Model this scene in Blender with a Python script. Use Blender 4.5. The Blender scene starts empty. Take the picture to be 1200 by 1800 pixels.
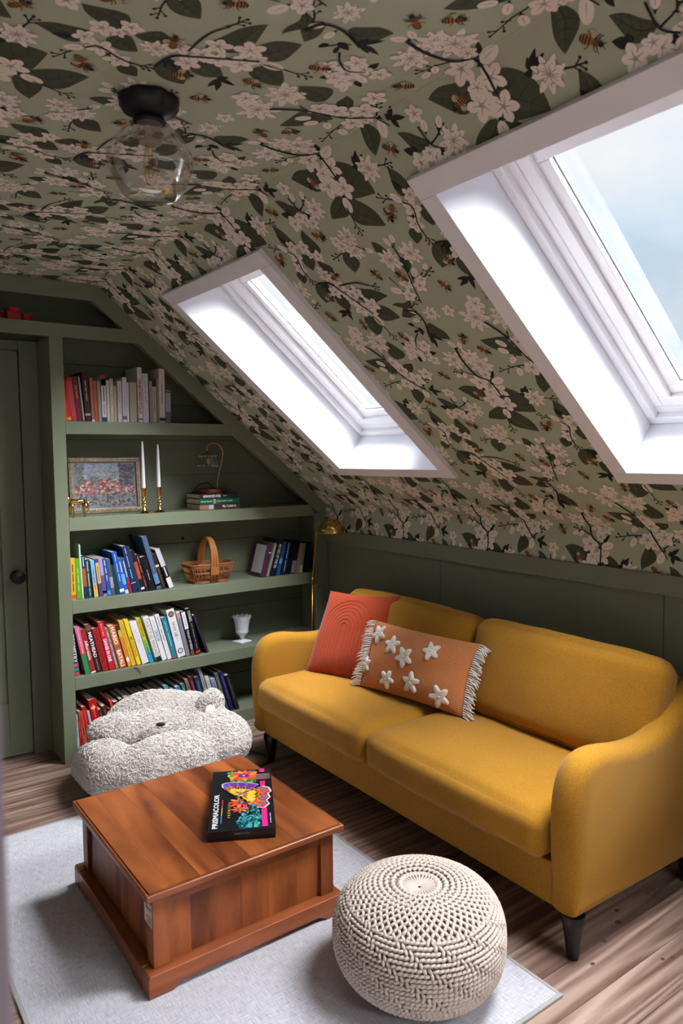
import bpy, bmesh, math, random
import numpy as np
from mathutils import Vector, Matrix, noise as mnoise

SC = bpy.context.scene
COL = SC.collection
PI = math.pi

# ------------------------------------------------------------------ camera
CAM = Vector((-2.5896, -3.7389, 1.55))
YAW, PITCH, ROLL, FPX = -0.627, 0.0769, -0.0082, 1283.9
def cam_axes():
    cy, sy = math.cos(YAW), math.sin(YAW)
    fwd, right, up = Vector((-sy, cy, 0)), Vector((cy, sy, 0)), Vector((0, 0, 1))
    f2 = fwd*math.cos(PITCH) - up*math.sin(PITCH)
    u2 = up*math.cos(PITCH) + fwd*math.sin(PITCH)
    r2 = right*math.cos(ROLL) + u2*math.sin(ROLL)
    u3 = u2*math.cos(ROLL) - right*math.sin(ROLL)
    return r2, u3, f2
r2, u3, f2 = cam_axes()
cd = bpy.data.cameras.new('camera')
cd.sensor_fit = 'VERTICAL'; cd.sensor_height = 36; cd.sensor_width = 24
cd.lens = FPX/1800*36
cd.clip_start = 0.02
cd.dof.use_dof = True; cd.dof.focus_distance = 3.0; cd.dof.aperture_fstop = 4.5
cam = bpy.data.objects.new('camera', cd); COL.objects.link(cam)
cam.matrix_world = Matrix(((r2.x, u3.x, -f2.x, CAM.x), (r2.y, u3.y, -f2.y, CAM.y), (r2.z, u3.z, -f2.z, CAM.z), (0, 0, 0, 1)))
SC.camera = cam

# ------------------------------------------------------------------ world, sun, exposure
def lin(c):
    c = [v/255 for v in c]
    return tuple(v/12.92 if v <= .04045 else ((v+.055)/1.055)**2.4 for v in c[:3]) + (1,)
W = bpy.data.worlds.new('sky'); SC.world = W; W.use_nodes = True
nt = W.node_tree; nt.nodes.clear()
def nd(t, typ, **kw):
    n = t.nodes.new(typ)
    for k, v in kw.items(): setattr(n, k, v)
    return n
tc = nd(nt, 'ShaderNodeTexCoord'); mp = nd(nt, 'ShaderNodeMapping'); mp.inputs['Scale'].default_value = (1, 1, 1.6)
mp.inputs['Location'].default_value = (1.35, 0.7, 0.25)
nz = nd(nt, 'ShaderNodeTexNoise'); nz.inputs['Scale'].default_value = 2.6; nz.inputs['Detail'].default_value = 5; nz.inputs['Roughness'].default_value = .52
rp = nd(nt, 'ShaderNodeValToRGB'); rp.color_ramp.elements[0].position = .34; rp.color_ramp.elements[1].position = .54
rp.color_ramp.elements[0].color = (.62, .78, .95, 1); rp.color_ramp.elements[1].color = (.95, .955, .99, 1)
bg = nd(nt, 'ShaderNodeBackground'); wo = nd(nt, 'ShaderNodeOutputWorld')
nt.links.new(tc.outputs['Generated'], mp.inputs['Vector']); nt.links.new(mp.outputs['Vector'], nz.inputs['Vector'])
nt.links.new(nz.outputs['Fac'], rp.inputs['Fac']); nt.links.new(rp.outputs['Color'], bg.inputs['Color'])
bg.inputs['Strength'].default_value = 1.0
nt.links.new(bg.outputs['Background'], wo.inputs['Surface'])

sd = bpy.data.lights.new('sun', 'SUN'); sd.energy = 70.0; sd.angle = math.radians(75); sd.color = (.955, .97, 1)
sun = bpy.data.objects.new('sun', sd); COL.objects.link(sun)
SUN_TO = Vector((0.34, -0.46, 0.82)).normalized()          # towards the sun
sun.rotation_euler = SUN_TO.to_track_quat('Z', 'Y').to_euler()
sun.location = (3, -4, 6)

SC.view_settings.view_transform = 'Standard'
SC.view_settings.look = 'None'
SC.view_settings.gamma = 1
SC.view_settings.use_curve_mapping = False
SC.view_settings.exposure = 0.0

# ------------------------------------------------------------------ helpers
MATS = {}
def principled(name):
    m = bpy.data.materials.new(name); m.use_nodes = True
    return m, m.node_tree, m.node_tree.nodes['Principled BSDF']
def mat(name, rgb, rough=.6, metal=0., spec=.4, bump=0, bscale=200, vary=0, vscale=8, sheen=0, coat=0):
    """plain procedural material: colour, optional noise variation and fine bump"""
    if name in MATS: return MATS[name]
    m, t, b = principled(name)
    b.inputs['Base Color'].default_value = lin(rgb); b.inputs['Roughness'].default_value = rough
    b.inputs['Metallic'].default_value = metal; b.inputs['Specular IOR Level'].default_value = spec
    if sheen: b.inputs['Sheen Weight'].default_value = sheen
    if coat: b.inputs['Coat Weight'].default_value = coat
    if vary or bump:
        co = nd(t, 'ShaderNodeTexCoord')
    if vary:
        n = nd(t, 'ShaderNodeTexNoise'); n.inputs['Scale'].default_value = vscale; n.inputs['Detail'].default_value = 4
        r = nd(t, 'ShaderNodeMapRange'); r.inputs[1].default_value = .3; r.inputs[2].default_value = .7
        r.inputs[3].default_value = 1-vary; r.inputs[4].default_value = 1+vary
        h = nd(t, 'ShaderNodeHueSaturation'); h.inputs['Color'].default_value = lin(rgb)
        t.links.new(co.outputs['Object'], n.inputs['Vector']); t.links.new(n.outputs['Fac'], r.inputs[0])
        t.links.new(r.outputs[0], h.inputs['Value']); t.links.new(h.outputs['Color'], b.inputs['Base Color'])
    if bump:
        n2 = nd(t, 'ShaderNodeTexNoise'); n2.inputs['Scale'].default_value = bscale; n2.inputs['Detail'].default_value = 3
        bp = nd(t, 'ShaderNodeBump'); bp.inputs['Strength'].default_value = bump; bp.inputs['Distance'].default_value = .002
        t.links.new(co.outputs['Object'], n2.inputs['Vector']); t.links.new(n2.outputs['Fac'], bp.inputs['Height'])
        t.links.new(bp.outputs['Normal'], b.inputs['Normal'])
    MATS[name] = m
    return m
def flat(rgb, rough=.7):
    return mat('paint_%d_%d_%d' % tuple(rgb[:3]), rgb, rough, spec=.25)

class G:
    """collects vertices and faces of one mesh"""
    def __init__(s): s.v = []; s.f = []; s.m = []
    def add(s, vs, fs, m=0):
        o = len(s.v); s.v += [tuple(p) for p in vs]; s.f += [tuple(i+o for i in f) for f in fs]; s.m += [m]*len(fs)
        return s
    def box(s, x0, x1, y0, y1, z0, z1, M=None, m=0):
        p = [(x, y, z) for z in (z0, z1) for y in (y0, y1) for x in (x0, x1)]
        if M: p = [M(*q) for q in p]
        return s.add(p, [(0, 2, 3, 1), (4, 5, 7, 6), (0, 1, 5, 4), (2, 6, 7, 3), (0, 4, 6, 2), (1, 3, 7, 5)], m)
    def prism(s, poly, y0, y1, M=None, m=0):
        """polygon in x-z extruded along y (or mapped)"""
        n = len(poly); p = [(x, y0, z) for x, z in poly]+[(x, y1, z) for x, z in poly]
        if M: p = [M(*q) for q in p]
        fs = [tuple(range(n)), tuple(range(2*n-1, n-1, -1))]
        fs += [(i, i+n, (i+1) % n+n, (i+1) % n) for i in range(n)]
        return s.add(p, fs, m)
    def tube(s, pts, r, n=8, m=0, caps=True):
        pts = [Vector(p) for p in pts]; k = len(pts)
        rs = r if isinstance(r, (list, tuple)) else [r]*k
        t0 = (pts[1]-pts[0]).normalized()
        a = Vector((0, 0, 1)) if abs(t0.z) < .9 else Vector((1, 0, 0))
        nrm = t0.cross(a).normalized(); vs = []
        for i, p in enumerate(pts):
            t = (pts[min(i+1, k-1)]-pts[max(i-1, 0)]).normalized()
            nrm = (nrm-t*nrm.dot(t)).normalized(); b = t.cross(nrm)
            for j in range(n):
                q = 2*PI*j/n; vs.append(p+(nrm*math.cos(q)+b*math.sin(q))*rs[i])
        fs = [(i*n+j, i*n+(j+1) % n, (i+1)*n+(j+1) % n, (i+1)*n+j) for i in range(k-1) for j in range(n)]
        if caps: fs += [tuple(range(n-1, -1, -1)), tuple(range((k-1)*n, k*n))]
        return s.add(vs, fs, m)
    def lathe(s, prof, n=24, c=(0, 0), mod=None, m=0, caps=True):
        """prof: (radius, z) pairs; mod(theta, i) scales the radius"""
        vs = []
        for i, (r, z) in enumerate(prof):
            for j in range(n):
                q = 2*PI*j/n; k = mod(q, i) if mod else 1
                vs.append((c[0]+r*k*math.cos(q), c[1]+r*k*math.sin(q), z))
        k = len(prof)
        fs = [(i*n+j, i*n+(j+1) % n, (i+1)*n+(j+1) % n, (i+1)*n+j) for i in range(k-1) for j in range(n)]
        if caps: fs += [tuple(range(n-1, -1, -1)), tuple(range((k-1)*n, k*n))]
        return s.add(vs, fs, m)
    def ellipsoid(s, c, r, n=12, k=8, M=None, m=0):
        vs = [(0, 0, -1)]+[(math.cos(2*PI*j/n)*math.cos(p), math.sin(2*PI*j/n)*math.cos(p), math.sin(p)) for p in [(-PI/2+PI*i/k) for i in range(1, k)] for j in range(n)]+[(0, 0, 1)]
        vs = [(x*r[0], y*r[1], z*r[2]) for x, y, z in vs]
        if M: vs = [M @ Vector(v) for v in vs]
        vs = [(v[0]+c[0], v[1]+c[1], v[2]+c[2]) for v in vs]
        fs = [(0, 1+(j+1) % n, 1+j) for j in range(n)]
        for i in range(k-2):
            fs += [(1+i*n+j, 1+i*n+(j+1) % n, 1+(i+1)*n+(j+1) % n, 1+(i+1)*n+j) for j in range(n)]
        L = len(vs)-1; o = 1+(k-2)*n
        fs += [(o+j, o+(j+1) % n, L) for j in range(n)]
        return s.add(vs, fs, m)
    def build(s, name, mats, parent=None, off=(0, 0, 0), smooth=False, bevel=0, seg=2, sharp=40):
        me = bpy.data.meshes.new(name)
        me.from_pydata([(x-off[0], y-off[1], z-off[2]) for x, y, z in s.v], [], s.f)
        mats = mats if isinstance(mats, (list, tuple)) else [mats]
        for q in mats: me.materials.append(q)
        if len(mats) > 1: me.polygons.foreach_set('material_index', s.m)
        me.validate(); me.update()
        if smooth:
            me.polygons.foreach_set('use_smooth', [True]*len(me.polygons)); me.set_sharp_from_angle(angle=math.radians(sharp))
        o = bpy.data.objects.new(name, me); COL.objects.link(o)
        if parent: o.parent = parent
        if bevel:
            b = o.modifiers.new('bevel', 'BEVEL'); b.width = bevel; b.segments = seg; b.limit_method = 'ANGLE'; b.angle_limit = math.radians(35)
        return o

def npmesh(name, V, F, mats, parent=None, mi=None, smooth=False):
    """mesh from numpy arrays, F of triangles or quads"""
    me = bpy.data.meshes.new(name); k = F.shape[1]
    me.vertices.add(len(V)); me.vertices.foreach_set('co', np.asarray(V, np.float32).ravel())
    me.loops.add(F.size); me.loops.foreach_set('vertex_index', np.asarray(F, np.int32).ravel())
    me.polygons.add(len(F)); me.polygons.foreach_set('loop_start', np.arange(0, F.size, k, dtype=np.int32))
    mats = mats if isinstance(mats, (list, tuple)) else [mats]
    for q in mats: me.materials.append(q)
    if mi is not None: me.polygons.foreach_set('material_index', np.asarray(mi, np.int32))
    if smooth: me.polygons.foreach_set('use_smooth', np.ones(len(F), bool))
    me.update(calc_edges=True); me.validate()
    o = bpy.data.objects.new(name, me); COL.objects.link(o)
    if parent: o.parent = parent
    return o

def tag(o, label, cat, group=None, kind=None):
    if label: o['label'] = label
    if cat: o['category'] = cat
    if group: o['group'] = group
    if kind: o['kind'] = kind
    return o
def thing(name, label, cat, loc=(0, 0, 0), rot=(0, 0, 0), group=None):
    o = bpy.data.objects.new(name, None); COL.objects.link(o); o.empty_display_size = .05
    o.location = loc; o.rotation_euler = rot
    return tag(o, label, cat, group)
def structure(o, label=None):
    o['kind'] = 'structure'
    if label: o['label'] = label
    return o
def stuff(o): o['kind'] = 'stuff'; return o

TXT = {}
READABLE = {'PRISMACOLOR', 'P R E M I E R', 'VINEYARD FOLK', 'PIEOMETRY', 'Cooking at Home', 'Affordable', 'MEATHEAD', 'DINNER IN ONE', 'MOLLY BAZ', 'MARIO', 'BATALI', "LET'S COOK", 'MI COCINA',
            'TACOPEDIA', 'TARTINE BREAD', 'CEVICHE', 'THE', 'FOOD', 'LAB', 'THE JOY OF PIZZA', 'COOKS', 'MOVIES OF THE 30s', 'My Calabria', 'HOW MOVIES WORK'}
def text_arrays(s, bold=.012):
    """outline lettering as a flat mesh, normalised to height 1 (capital height), origin at the centre"""
    if (s, bold) in TXT: return TXT[(s, bold)]
    c = bpy.data.curves.new('t', 'FONT'); c.body = s; c.offset = bold; c.resolution_u = 2
    o = bpy.data.objects.new('t', c); COL.objects.link(o)
    dg = bpy.context.evaluated_depsgraph_get()
    me = bpy.data.meshes.new_from_object(o.evaluated_get(dg))
    V = np.zeros(len(me.vertices)*3, np.float32); me.vertices.foreach_get('co', V); V = V.reshape(-1, 3)[:, :2]
    me.calc_loop_triangles(); F = np.zeros(len(me.loop_triangles)*3, np.int32); me.loop_triangles.foreach_get('vertices', F); F = F.reshape(-1, 3)
    bpy.data.objects.remove(o); bpy.data.curves.remove(c); bpy.data.meshes.remove(me)
    lo, hi = V.min(0), V.max(0); h = hi[1]-lo[1]
    V = (V-(lo+hi)/2)/h
    TXT[(s, bold)] = (V, F, (hi[0]-lo[0])/h)
    return TXT[(s, bold)]
def lettering(s, length, height, O, ex, ey, material, parent, name='lettering', bold=.012, fit=True):
    """flat printed text: centred on O, along ex, letters upright along ey; print too small to read in the photograph becomes plain word-length strokes"""
    if s not in READABLE:
        n = len(s); V = []; F = []; i = 0
        for wd in s.split(' '):
            a, b = i/n-.5, (i+len(wd))/n-.5; o = len(V); V += [(a, -.22), (b, -.22), (b, .22), (a, .22)]; F += [(o, o+1, o+2), (o, o+2, o+3)]; i += len(wd)+1
        V = np.array(V); O, ex, ey = np.array(O), np.array(ex), np.array(ey)
        return npmesh('small_print', O+np.outer(V[:, 0]*length, ex)+np.outer(V[:, 1]*height, ey), np.array(F), material, parent)
    V, F, asp = text_arrays(s, bold)
    sx = sy = height
    if fit: sx = length/asp; sy = min(height, sx*1.9)
    O, ex, ey = np.array(O), np.array(ex), np.array(ey)
    P = O+np.outer(V[:, 0]*sx, ex)+np.outer(V[:, 1]*sy, ey)
    return npmesh(name, P, F, material, parent)

# slope geometry
A = 0.6994; SA, CA = math.sin(A), math.cos(A)
ZK, ZC = 1.2525, 2.411
VC = (ZC-ZK)/SA                      # slope length
XC = -VC*CA                          # crease x
def SP(u, v, w=0):                   # u towards the camera side, v up the slope, w into the room
    return (-v*CA-w*SA, -u, ZK+v*SA-w*CA)
XP0, XP1 = -1.6233, -1.559
ZH0, ZH1 = 2.141, 2.206
SHELF = [(1.6683, 1.7324), (1.1839, 1.2514), (.7645, .8312), (.3702, .4356), (0, .0655)]
Y_FRONT, X_LEFT = -5.4, -3.9         # the room behind the camera
WP=[
('L',1.576,1.567,1.545,1.675,0.0594,0.12),('L',1.606,1.525,1.662,1.617,0.0651,-0.2),('L',1.573,1.541,1.562,1.47,0.0625,0.1),('L',1.528,1.544,1.478,1.486,0.0342,0.1),
('L',1.491,1.485,1.461,1.435,0.046,0.0),('L',1.54,1.598,1.527,1.638,0.0216,0.0),('T',1.514,1.565,1.451,1.604),('T',1.511,1.469,1.514,1.431),
('S',5,1.517,1.568,1.538,1.545,1.518,1.495,1.512,1.465),('F',1.557,1.58,0.0269),('F',1.607,1.561,0.0304),('B',1.502,1.586,1.515,1.566,0.0213),
('F',1.533,1.541,0.0339),('F',1.507,1.495,0.0316),('F',1.642,1.513,0.0273),('F',1.609,1.527,0.0175),
('E',1.714,1.575,1.733,1.553),('E',1.438,1.549,1.436,1.521),('L',1.777,1.491,1.745,1.411,0.0671,0.05),('T',1.771,1.49,1.712,1.484),
('S',4,1.837,1.501,1.858,1.479,1.87,1.472),('B',1.875,1.468,1.856,1.481,0.0167),('C',1.833,1.536,0.04),('C',1.778,1.516,0.0332),
('C',1.817,1.482,0.0394),('F',1.771,1.537,0.024),('E',1.83,1.38,1.817,1.409),('L',1.627,1.424,1.618,1.5,0.0492,-0.15),
('L',1.538,1.419,1.49,1.334,0.08,0.1),('L',1.658,1.36,1.806,1.293,0.0698,-0.12),('L',1.574,1.358,1.572,1.274,0.0742,0.1),('L',1.697,1.27,1.785,1.198,0.0766,-0.1),
('L',1.636,1.243,1.616,1.14,0.0767,0.1),('S',7,1.528,1.42,1.588,1.406,1.616,1.364,1.646,1.306,1.678,1.241),('S',5,1.63,1.385,1.71,1.377,1.76,1.352),('T',1.75,1.358,1.786,1.34),
('T',1.678,1.179,1.685,1.123),('S',4,1.673,1.228,1.678,1.179),('L',1.574,1.41,1.542,1.375,0.0212,0.0),('L',1.566,1.412,1.53,1.396,0.0106,0.0),
('C',1.596,1.442,0.036),('F',1.63,1.406,0.0302),('F',1.582,1.366,0.0312),('F',1.631,1.354,0.0318),
('F',1.681,1.34,0.0322),('F',1.633,1.318,0.0308),('F',1.705,1.278,0.0375),('F',1.644,1.269,0.0399),
('F',1.681,1.246,0.0246),('B',1.676,1.205,1.672,1.235,0.0262),('K',1.555,1.282,1.512,1.284,1.506,1.258,1.552,1.234,1.577,1.263),('E',1.643,1.423,1.663,1.428),
('E',1.532,1.355,1.542,1.329),('E',1.453,1.274,1.468,1.241),('E',1.587,1.207,1.582,1.175),('L',1.939,1.433,1.909,1.493,0.044,0.1),
('L',1.978,1.411,1.961,1.351,0.0402,0.1),('L',1.887,1.266,1.794,1.254,0.0335,0.25),('L',1.878,1.208,1.796,1.201,0.0479,-0.1),('S',5,1.982,1.463,1.975,1.399,1.956,1.337,1.942,1.296,1.926,1.234),
('S',4,1.973,1.406,1.973,1.357,1.955,1.311),('S',4,1.874,1.358,1.886,1.313),('T',1.98,1.315,2.049,1.341),('S',8,1.831,1.223,1.871,1.208,1.878,1.161,1.848,1.094),
('T',1.853,1.218,1.909,1.253),('C',1.931,1.412,0.0481),('C',2.024,1.415,0.0499),('B',1.971,1.471,1.977,1.45,0.018),
('B',1.997,1.477,1.985,1.45,0.0163),('F',1.925,1.319,0.0312),('B',1.86,1.303,1.885,1.29,0.0247),('F',1.899,1.272,0.0293),
('F',1.971,1.298,0.0284),('B',2.042,1.355,1.996,1.326,0.0146),('B',1.986,1.347,1.958,1.323,0.0213),('F',1.996,1.317,0.0192),
('L',1.883,1.152,1.927,1.067,0.0658,-0.18),('B',1.858,1.212,1.87,1.199,0.0171),('C',1.931,1.186,0.0369),('F',2.008,1.181,0.0264),
('B',1.846,1.172,1.871,1.169,0.0161),('K',1.853,1.098,1.839,1.064,1.847,1.042,1.897,1.066,1.885,1.099),('S',4,1.8,1.167,1.82,1.149,1.848,1.116),('L',1.835,1.142,1.824,1.105,0.0194,0.0),
('L',1.819,1.155,1.798,1.167,0.0156,0.0),('L',1.796,1.125,1.826,1.132,0.0122,0.0),('E',1.928,1.347,1.915,1.37),('S',5,1.809,1.119,1.778,1.096,1.758,1.06,1.777,1.024),
('F',1.746,1.054,0.0385),('F',1.796,1.063,0.0302),('F',1.782,1.033,0.0242),('F',1.712,1.048,0.0339),
('B',1.688,1.02,1.721,1.033,0.0182),('F',1.786,0.991,0.0289),('F',1.718,1.067,0.0234),('L',1.783,1.023,1.822,1.021,0.0194,0.0),
('L',1.729,1.018,1.716,0.989,0.0182,0.0),('L',1.71,1.079,1.693,1.093,0.0158,0.0),('L',1.721,1.033,1.699,1.028,0.0117,0.0),('F',1.744,1.106,0.0328),
('E',1.732,1.116,1.748,1.085),('B',1.744,1.01,1.752,1.028,0.0197),('E',1.984,1.061,2.001,1.091),('E',2.034,1.0,2.058,0.976),
('E',1.777,0.913,1.759,0.938),('E',1.861,0.797,1.823,0.785),('E',1.597,0.779,1.619,0.759),('E',1.719,0.643,1.75,0.626),
('L',1.609,1.02,1.635,1.11,0.0808,-0.12),('L',1.559,0.951,1.433,1.042,0.0749,-0.12),('L',1.61,0.948,1.663,0.991,0.0443,0.1),('L',1.563,0.876,1.535,0.781,0.0592,0.12),
('S',7,1.501,1.112,1.546,1.033,1.568,0.935,1.62,0.862),('S',4,1.62,0.862,1.641,0.831),('S',4,1.559,1.06,1.547,1.026),('T',1.547,0.912,1.433,0.899),
('T',1.622,0.869,1.669,0.907),('C',1.48,1.134,0.0605),('C',1.584,1.115,0.0592),('F',1.517,1.186,0.0361),
('B',1.504,1.014,1.517,1.001,0.0217),('B',1.493,0.983,1.508,0.973,0.0208),('B',1.505,0.94,1.52,0.953,0.0193),('F',1.586,0.969,0.0412),
('F',1.573,1.011,0.0352),('F',1.558,0.898,0.0382),('F',1.627,0.913,0.0412),('F',1.694,0.933,0.0342),
('B',1.613,0.834,1.626,0.86,0.0268),('F',1.59,0.88,0.0234),('B',1.498,0.884,1.509,0.905,0.0213),('K',1.654,0.842,1.684,0.876,1.699,0.831,1.664,0.814,1.648,0.863),
('L',1.723,0.748,1.647,0.806,0.0476,0.15),('F',1.731,0.827,0.0282),('S',5,1.717,0.796,1.722,0.743,1.753,0.718),('F',1.659,0.712,0.0336),
('F',1.713,0.709,0.0293),('C',1.788,0.726,0.0482),('B',1.78,0.782,1.759,0.754,0.0163),('B',1.734,0.79,1.724,0.769,0.0164),
('L',1.663,0.74,1.631,0.761,0.0248,0.0),('L',1.663,0.74,1.664,0.761,0.0184,0.0),('L',1.742,0.722,1.726,0.681,0.0228,0.0),('F',1.738,0.688,0.0279),
('T',1.722,0.743,1.776,0.768),('F',1.702,0.725,0.0232),('L',1.92,0.822,1.79,0.839,0.0772,0.15),('L',1.964,0.817,2.059,0.691,0.1271,-0.1),
('L',1.939,0.713,2.01,0.589,0.0904,-0.12),('L',1.926,0.727,1.827,0.675,0.0631,0.1),('L',1.963,0.856,2.007,0.906,0.0171,0.0),('S',8,1.923,1.031,1.913,0.969,1.922,0.895,1.963,0.856,1.963,0.774),
('T',1.921,0.894,1.847,0.92),('S',4,1.91,0.956,1.921,0.902),('B',1.917,1.045,1.929,1.024,0.0191),('B',1.945,1.034,1.933,1.01,0.0163),
('C',1.876,0.978,0.0505),('C',1.952,0.979,0.0444),('C',1.973,0.94,0.0558),('B',1.843,0.901,1.868,0.909,0.0162),
('B',1.871,0.9,1.882,0.91,0.0163),('F',1.916,0.86,0.0429),('B',1.994,0.857,1.964,0.849,0.0295),('F',1.971,0.813,0.0396),
('F',1.912,0.769,0.0433),('F',1.962,0.745,0.041),('F',1.927,0.809,0.0273),('B',1.927,0.693,1.937,0.728,0.0271),
('T',1.913,0.663,1.898,0.602),('S',4,1.919,0.689,1.913,0.663),('F',1.964,0.892,0.0257),('K',2.063,0.781,2.043,0.783,2.069,0.813,2.095,0.821,2.108,0.804),
('C',2.096,0.761,0.0458),('T',2.128,0.758,2.166,0.75),('L',2.072,0.784,2.058,0.8,0.0135,0.0),('E',2.07,0.622,2.04,0.589),
]
# ------------------------------------------------------------------ materials
def wood(name, c0, c1, axis='X', scale=3, stretch=14, rough=.45, wear=.0, rand=.25, coat=0, bump=.15, ring=26, amp=.10):
    if name in MATS: return MATS[name]
    m, t, b = principled(name)
    co = nd(t, 'ShaderNodeTexCoord'); mpn = nd(t, 'ShaderNodeMapping'); oi = nd(t, 'ShaderNodeObjectInfo')
    s = {'X': (1, stretch, stretch), 'Y': (stretch, 1, stretch), 'Z': (stretch, stretch, 1)}[axis]
    mpn.inputs['Scale'].default_value = s
    va = nd(t, 'ShaderNodeVectorMath', operation='ADD'); sc = nd(t, 'ShaderNodeVectorMath', operation='SCALE')
    cx = nd(t, 'ShaderNodeCombineXYZ'); t.links.new(oi.outputs['Random'], cx.inputs[0]); t.links.new(oi.outputs['Random'], cx.inputs[1]); t.links.new(oi.outputs['Random'], cx.inputs[2])
    t.links.new(cx.outputs[0], sc.inputs[0]); sc.inputs['Scale'].default_value = 37
    t.links.new(co.outputs['Object'], va.inputs[0]); t.links.new(sc.outputs[0], va.inputs[1]); t.links.new(va.outputs[0], mpn.inputs['Vector'])
    n = nd(t, 'ShaderNodeTexNoise'); n.inputs['Scale'].default_value = scale; n.inputs['Detail'].default_value = 6; n.inputs['Roughness'].default_value = .6; n.inputs['Distortion'].default_value = .6
    w = nd(t, 'ShaderNodeTexNoise'); w.inputs['Scale'].default_value = scale*.45; w.inputs['Detail'].default_value = 2
    ri = nd(t, 'ShaderNodeMath', operation='MULTIPLY'); ri.inputs[1].default_value = ring
    rs = nd(t, 'ShaderNodeMath', operation='SINE')
    mx = nd(t, 'ShaderNodeMath', operation='MULTIPLY_ADD'); mx.inputs[1].default_value = amp
    t.links.new(mpn.outputs[0], n.inputs['Vector']); t.links.new(mpn.outputs[0], w.inputs['Vector'])
    t.links.new(w.outputs['Fac'], ri.inputs[0]); t.links.new(ri.outputs[0], rs.inputs[0]); t.links.new(rs.outputs[0], mx.inputs[0]); t.links.new(n.outputs['Fac'], mx.inputs[2])
    r = nd(t, 'ShaderNodeValToRGB'); r.color_ramp.elements[0].position = .3; r.color_ramp.elements[1].position = .72
    r.color_ramp.elements[0].color = lin(c0); r.color_ramp.elements[1].color = lin(c1)
    t.links.new(mx.outputs[0], r.inputs['Fac'])
    h = nd(t, 'ShaderNodeHueSaturation'); mr = nd(t, 'ShaderNodeMapRange'); mr.inputs[3].default_value = 1-rand; mr.inputs[4].default_value = 1+rand
    t.links.new(oi.outputs['Random'], mr.inputs[0]); t.links.new(mr.outputs[0], h.inputs['Value']); t.links.new(r.outputs['Color'], h.inputs['Color'])
    t.links.new(h.outputs['Color'], b.inputs['Base Color'])
    b.inputs['Roughness'].default_value = rough; b.inputs['Specular IOR Level'].default_value = .4
    if coat: b.inputs['Coat Weight'].default_value = coat; b.inputs['Coat Roughness'].default_value = .2
    bp = nd(t, 'ShaderNodeBump'); bp.inputs['Strength'].default_value = bump; bp.inputs['Distance'].default_value = .001
    t.links.new(mx.outputs[0], bp.inputs['Height']); t.links.new(bp.outputs['Normal'], b.inputs['Normal'])
    MATS[name] = m
    return m
def fabric(name, c, c2=None, scale=420, bump=.35, rough=.92, vary=.08, sheen=.15, aniso=(1, 1, 1)):
    if name in MATS: return MATS[name]
    m, t, b = principled(name)
    co = nd(t, 'ShaderNodeTexCoord'); mpn = nd(t, 'ShaderNodeMapping'); mpn.inputs['Scale'].default_value = aniso
    n = nd(t, 'ShaderNodeTexNoise'); n.inputs['Scale'].default_value = scale; n.inputs['Detail'].default_value = 2
    big = nd(t, 'ShaderNodeTexNoise'); big.inputs['Scale'].default_value = 5; big.inputs['Detail'].default_value = 3
    r = nd(t, 'ShaderNodeValToRGB'); r.color_ramp.elements[0].position = .35; r.color_ramp.elements[1].position = .65
    c2 = c2 or tuple(v*.8 for v in c)
    r.color_ramp.elements[0].color = lin(c2); r.color_ramp.elements[1].color = lin(c)
    h = nd(t, 'ShaderNodeHueSaturation'); mr = nd(t, 'ShaderNodeMapRange'); mr.inputs[1].default_value = .3; mr.inputs[2].default_value = .7
    mr.inputs[3].default_value = 1-vary; mr.inputs[4].default_value = 1+vary
    t.links.new(co.outputs['Object'], mpn.inputs['Vector']); t.links.new(mpn.outputs[0], n.inputs['Vector']); t.links.new(co.outputs['Object'], big.inputs['Vector'])
    t.links.new(n.outputs['Fac'], r.inputs['Fac']); t.links.new(big.outputs['Fac'], mr.inputs[0]); t.links.new(mr.outputs[0], h.inputs['Value'])
    t.links.new(r.outputs['Color'], h.inputs['Color']); t.links.new(h.outputs['Color'], b.inputs['Base Color'])
    b.inputs['Roughness'].default_value = rough; b.inputs['Sheen Weight'].default_value = sheen; b.inputs['Specular IOR Level'].default_value = .2
    bp = nd(t, 'ShaderNodeBump'); bp.inputs['Strength'].default_value = bump; bp.inputs['Distance'].default_value = .0015
    t.links.new(n.outputs['Fac'], bp.inputs['Height']); t.links.new(bp.outputs['Normal'], b.inputs['Normal'])
    MATS[name] = m
    return m
def glass(name, tint=(1, 1, 1), refl=.10, grey=0.0):
    """thin pane: mostly transparent, with a little mirror reflection at grazing angles"""
    if name in MATS: return MATS[name]
    m = bpy.data.materials.new(name); m.use_nodes = True; t = m.node_tree; t.nodes.clear()
    tr = nd(t, 'ShaderNodeBsdfTransparent'); tr.inputs[0].default_value = (*tint, 1)
    gl = nd(t, 'ShaderNodeBsdfGlossy'); gl.inputs['Roughness'].default_value = .02
    fr = nd(t, 'ShaderNodeFresnel'); fr.inputs['IOR'].default_value = 1.45
    mu = nd(t, 'ShaderNodeMath', operation='MULTIPLY'); mu.inputs[1].default_value = refl*6
    mx = nd(t, 'ShaderNodeMixShader'); o = nd(t, 'ShaderNodeOutputMaterial')
    t.links.new(fr.outputs[0], mu.inputs[0]); t.links.new(mu.outputs[0], mx.inputs[0]); t.links.new(tr.outputs[0], mx.inputs[1]); t.links.new(gl.outputs[0], mx.inputs[2])
    t.links.new(mx.outputs[0], o.inputs['Surface'])
    MATS[name] = m
    return m
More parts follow.
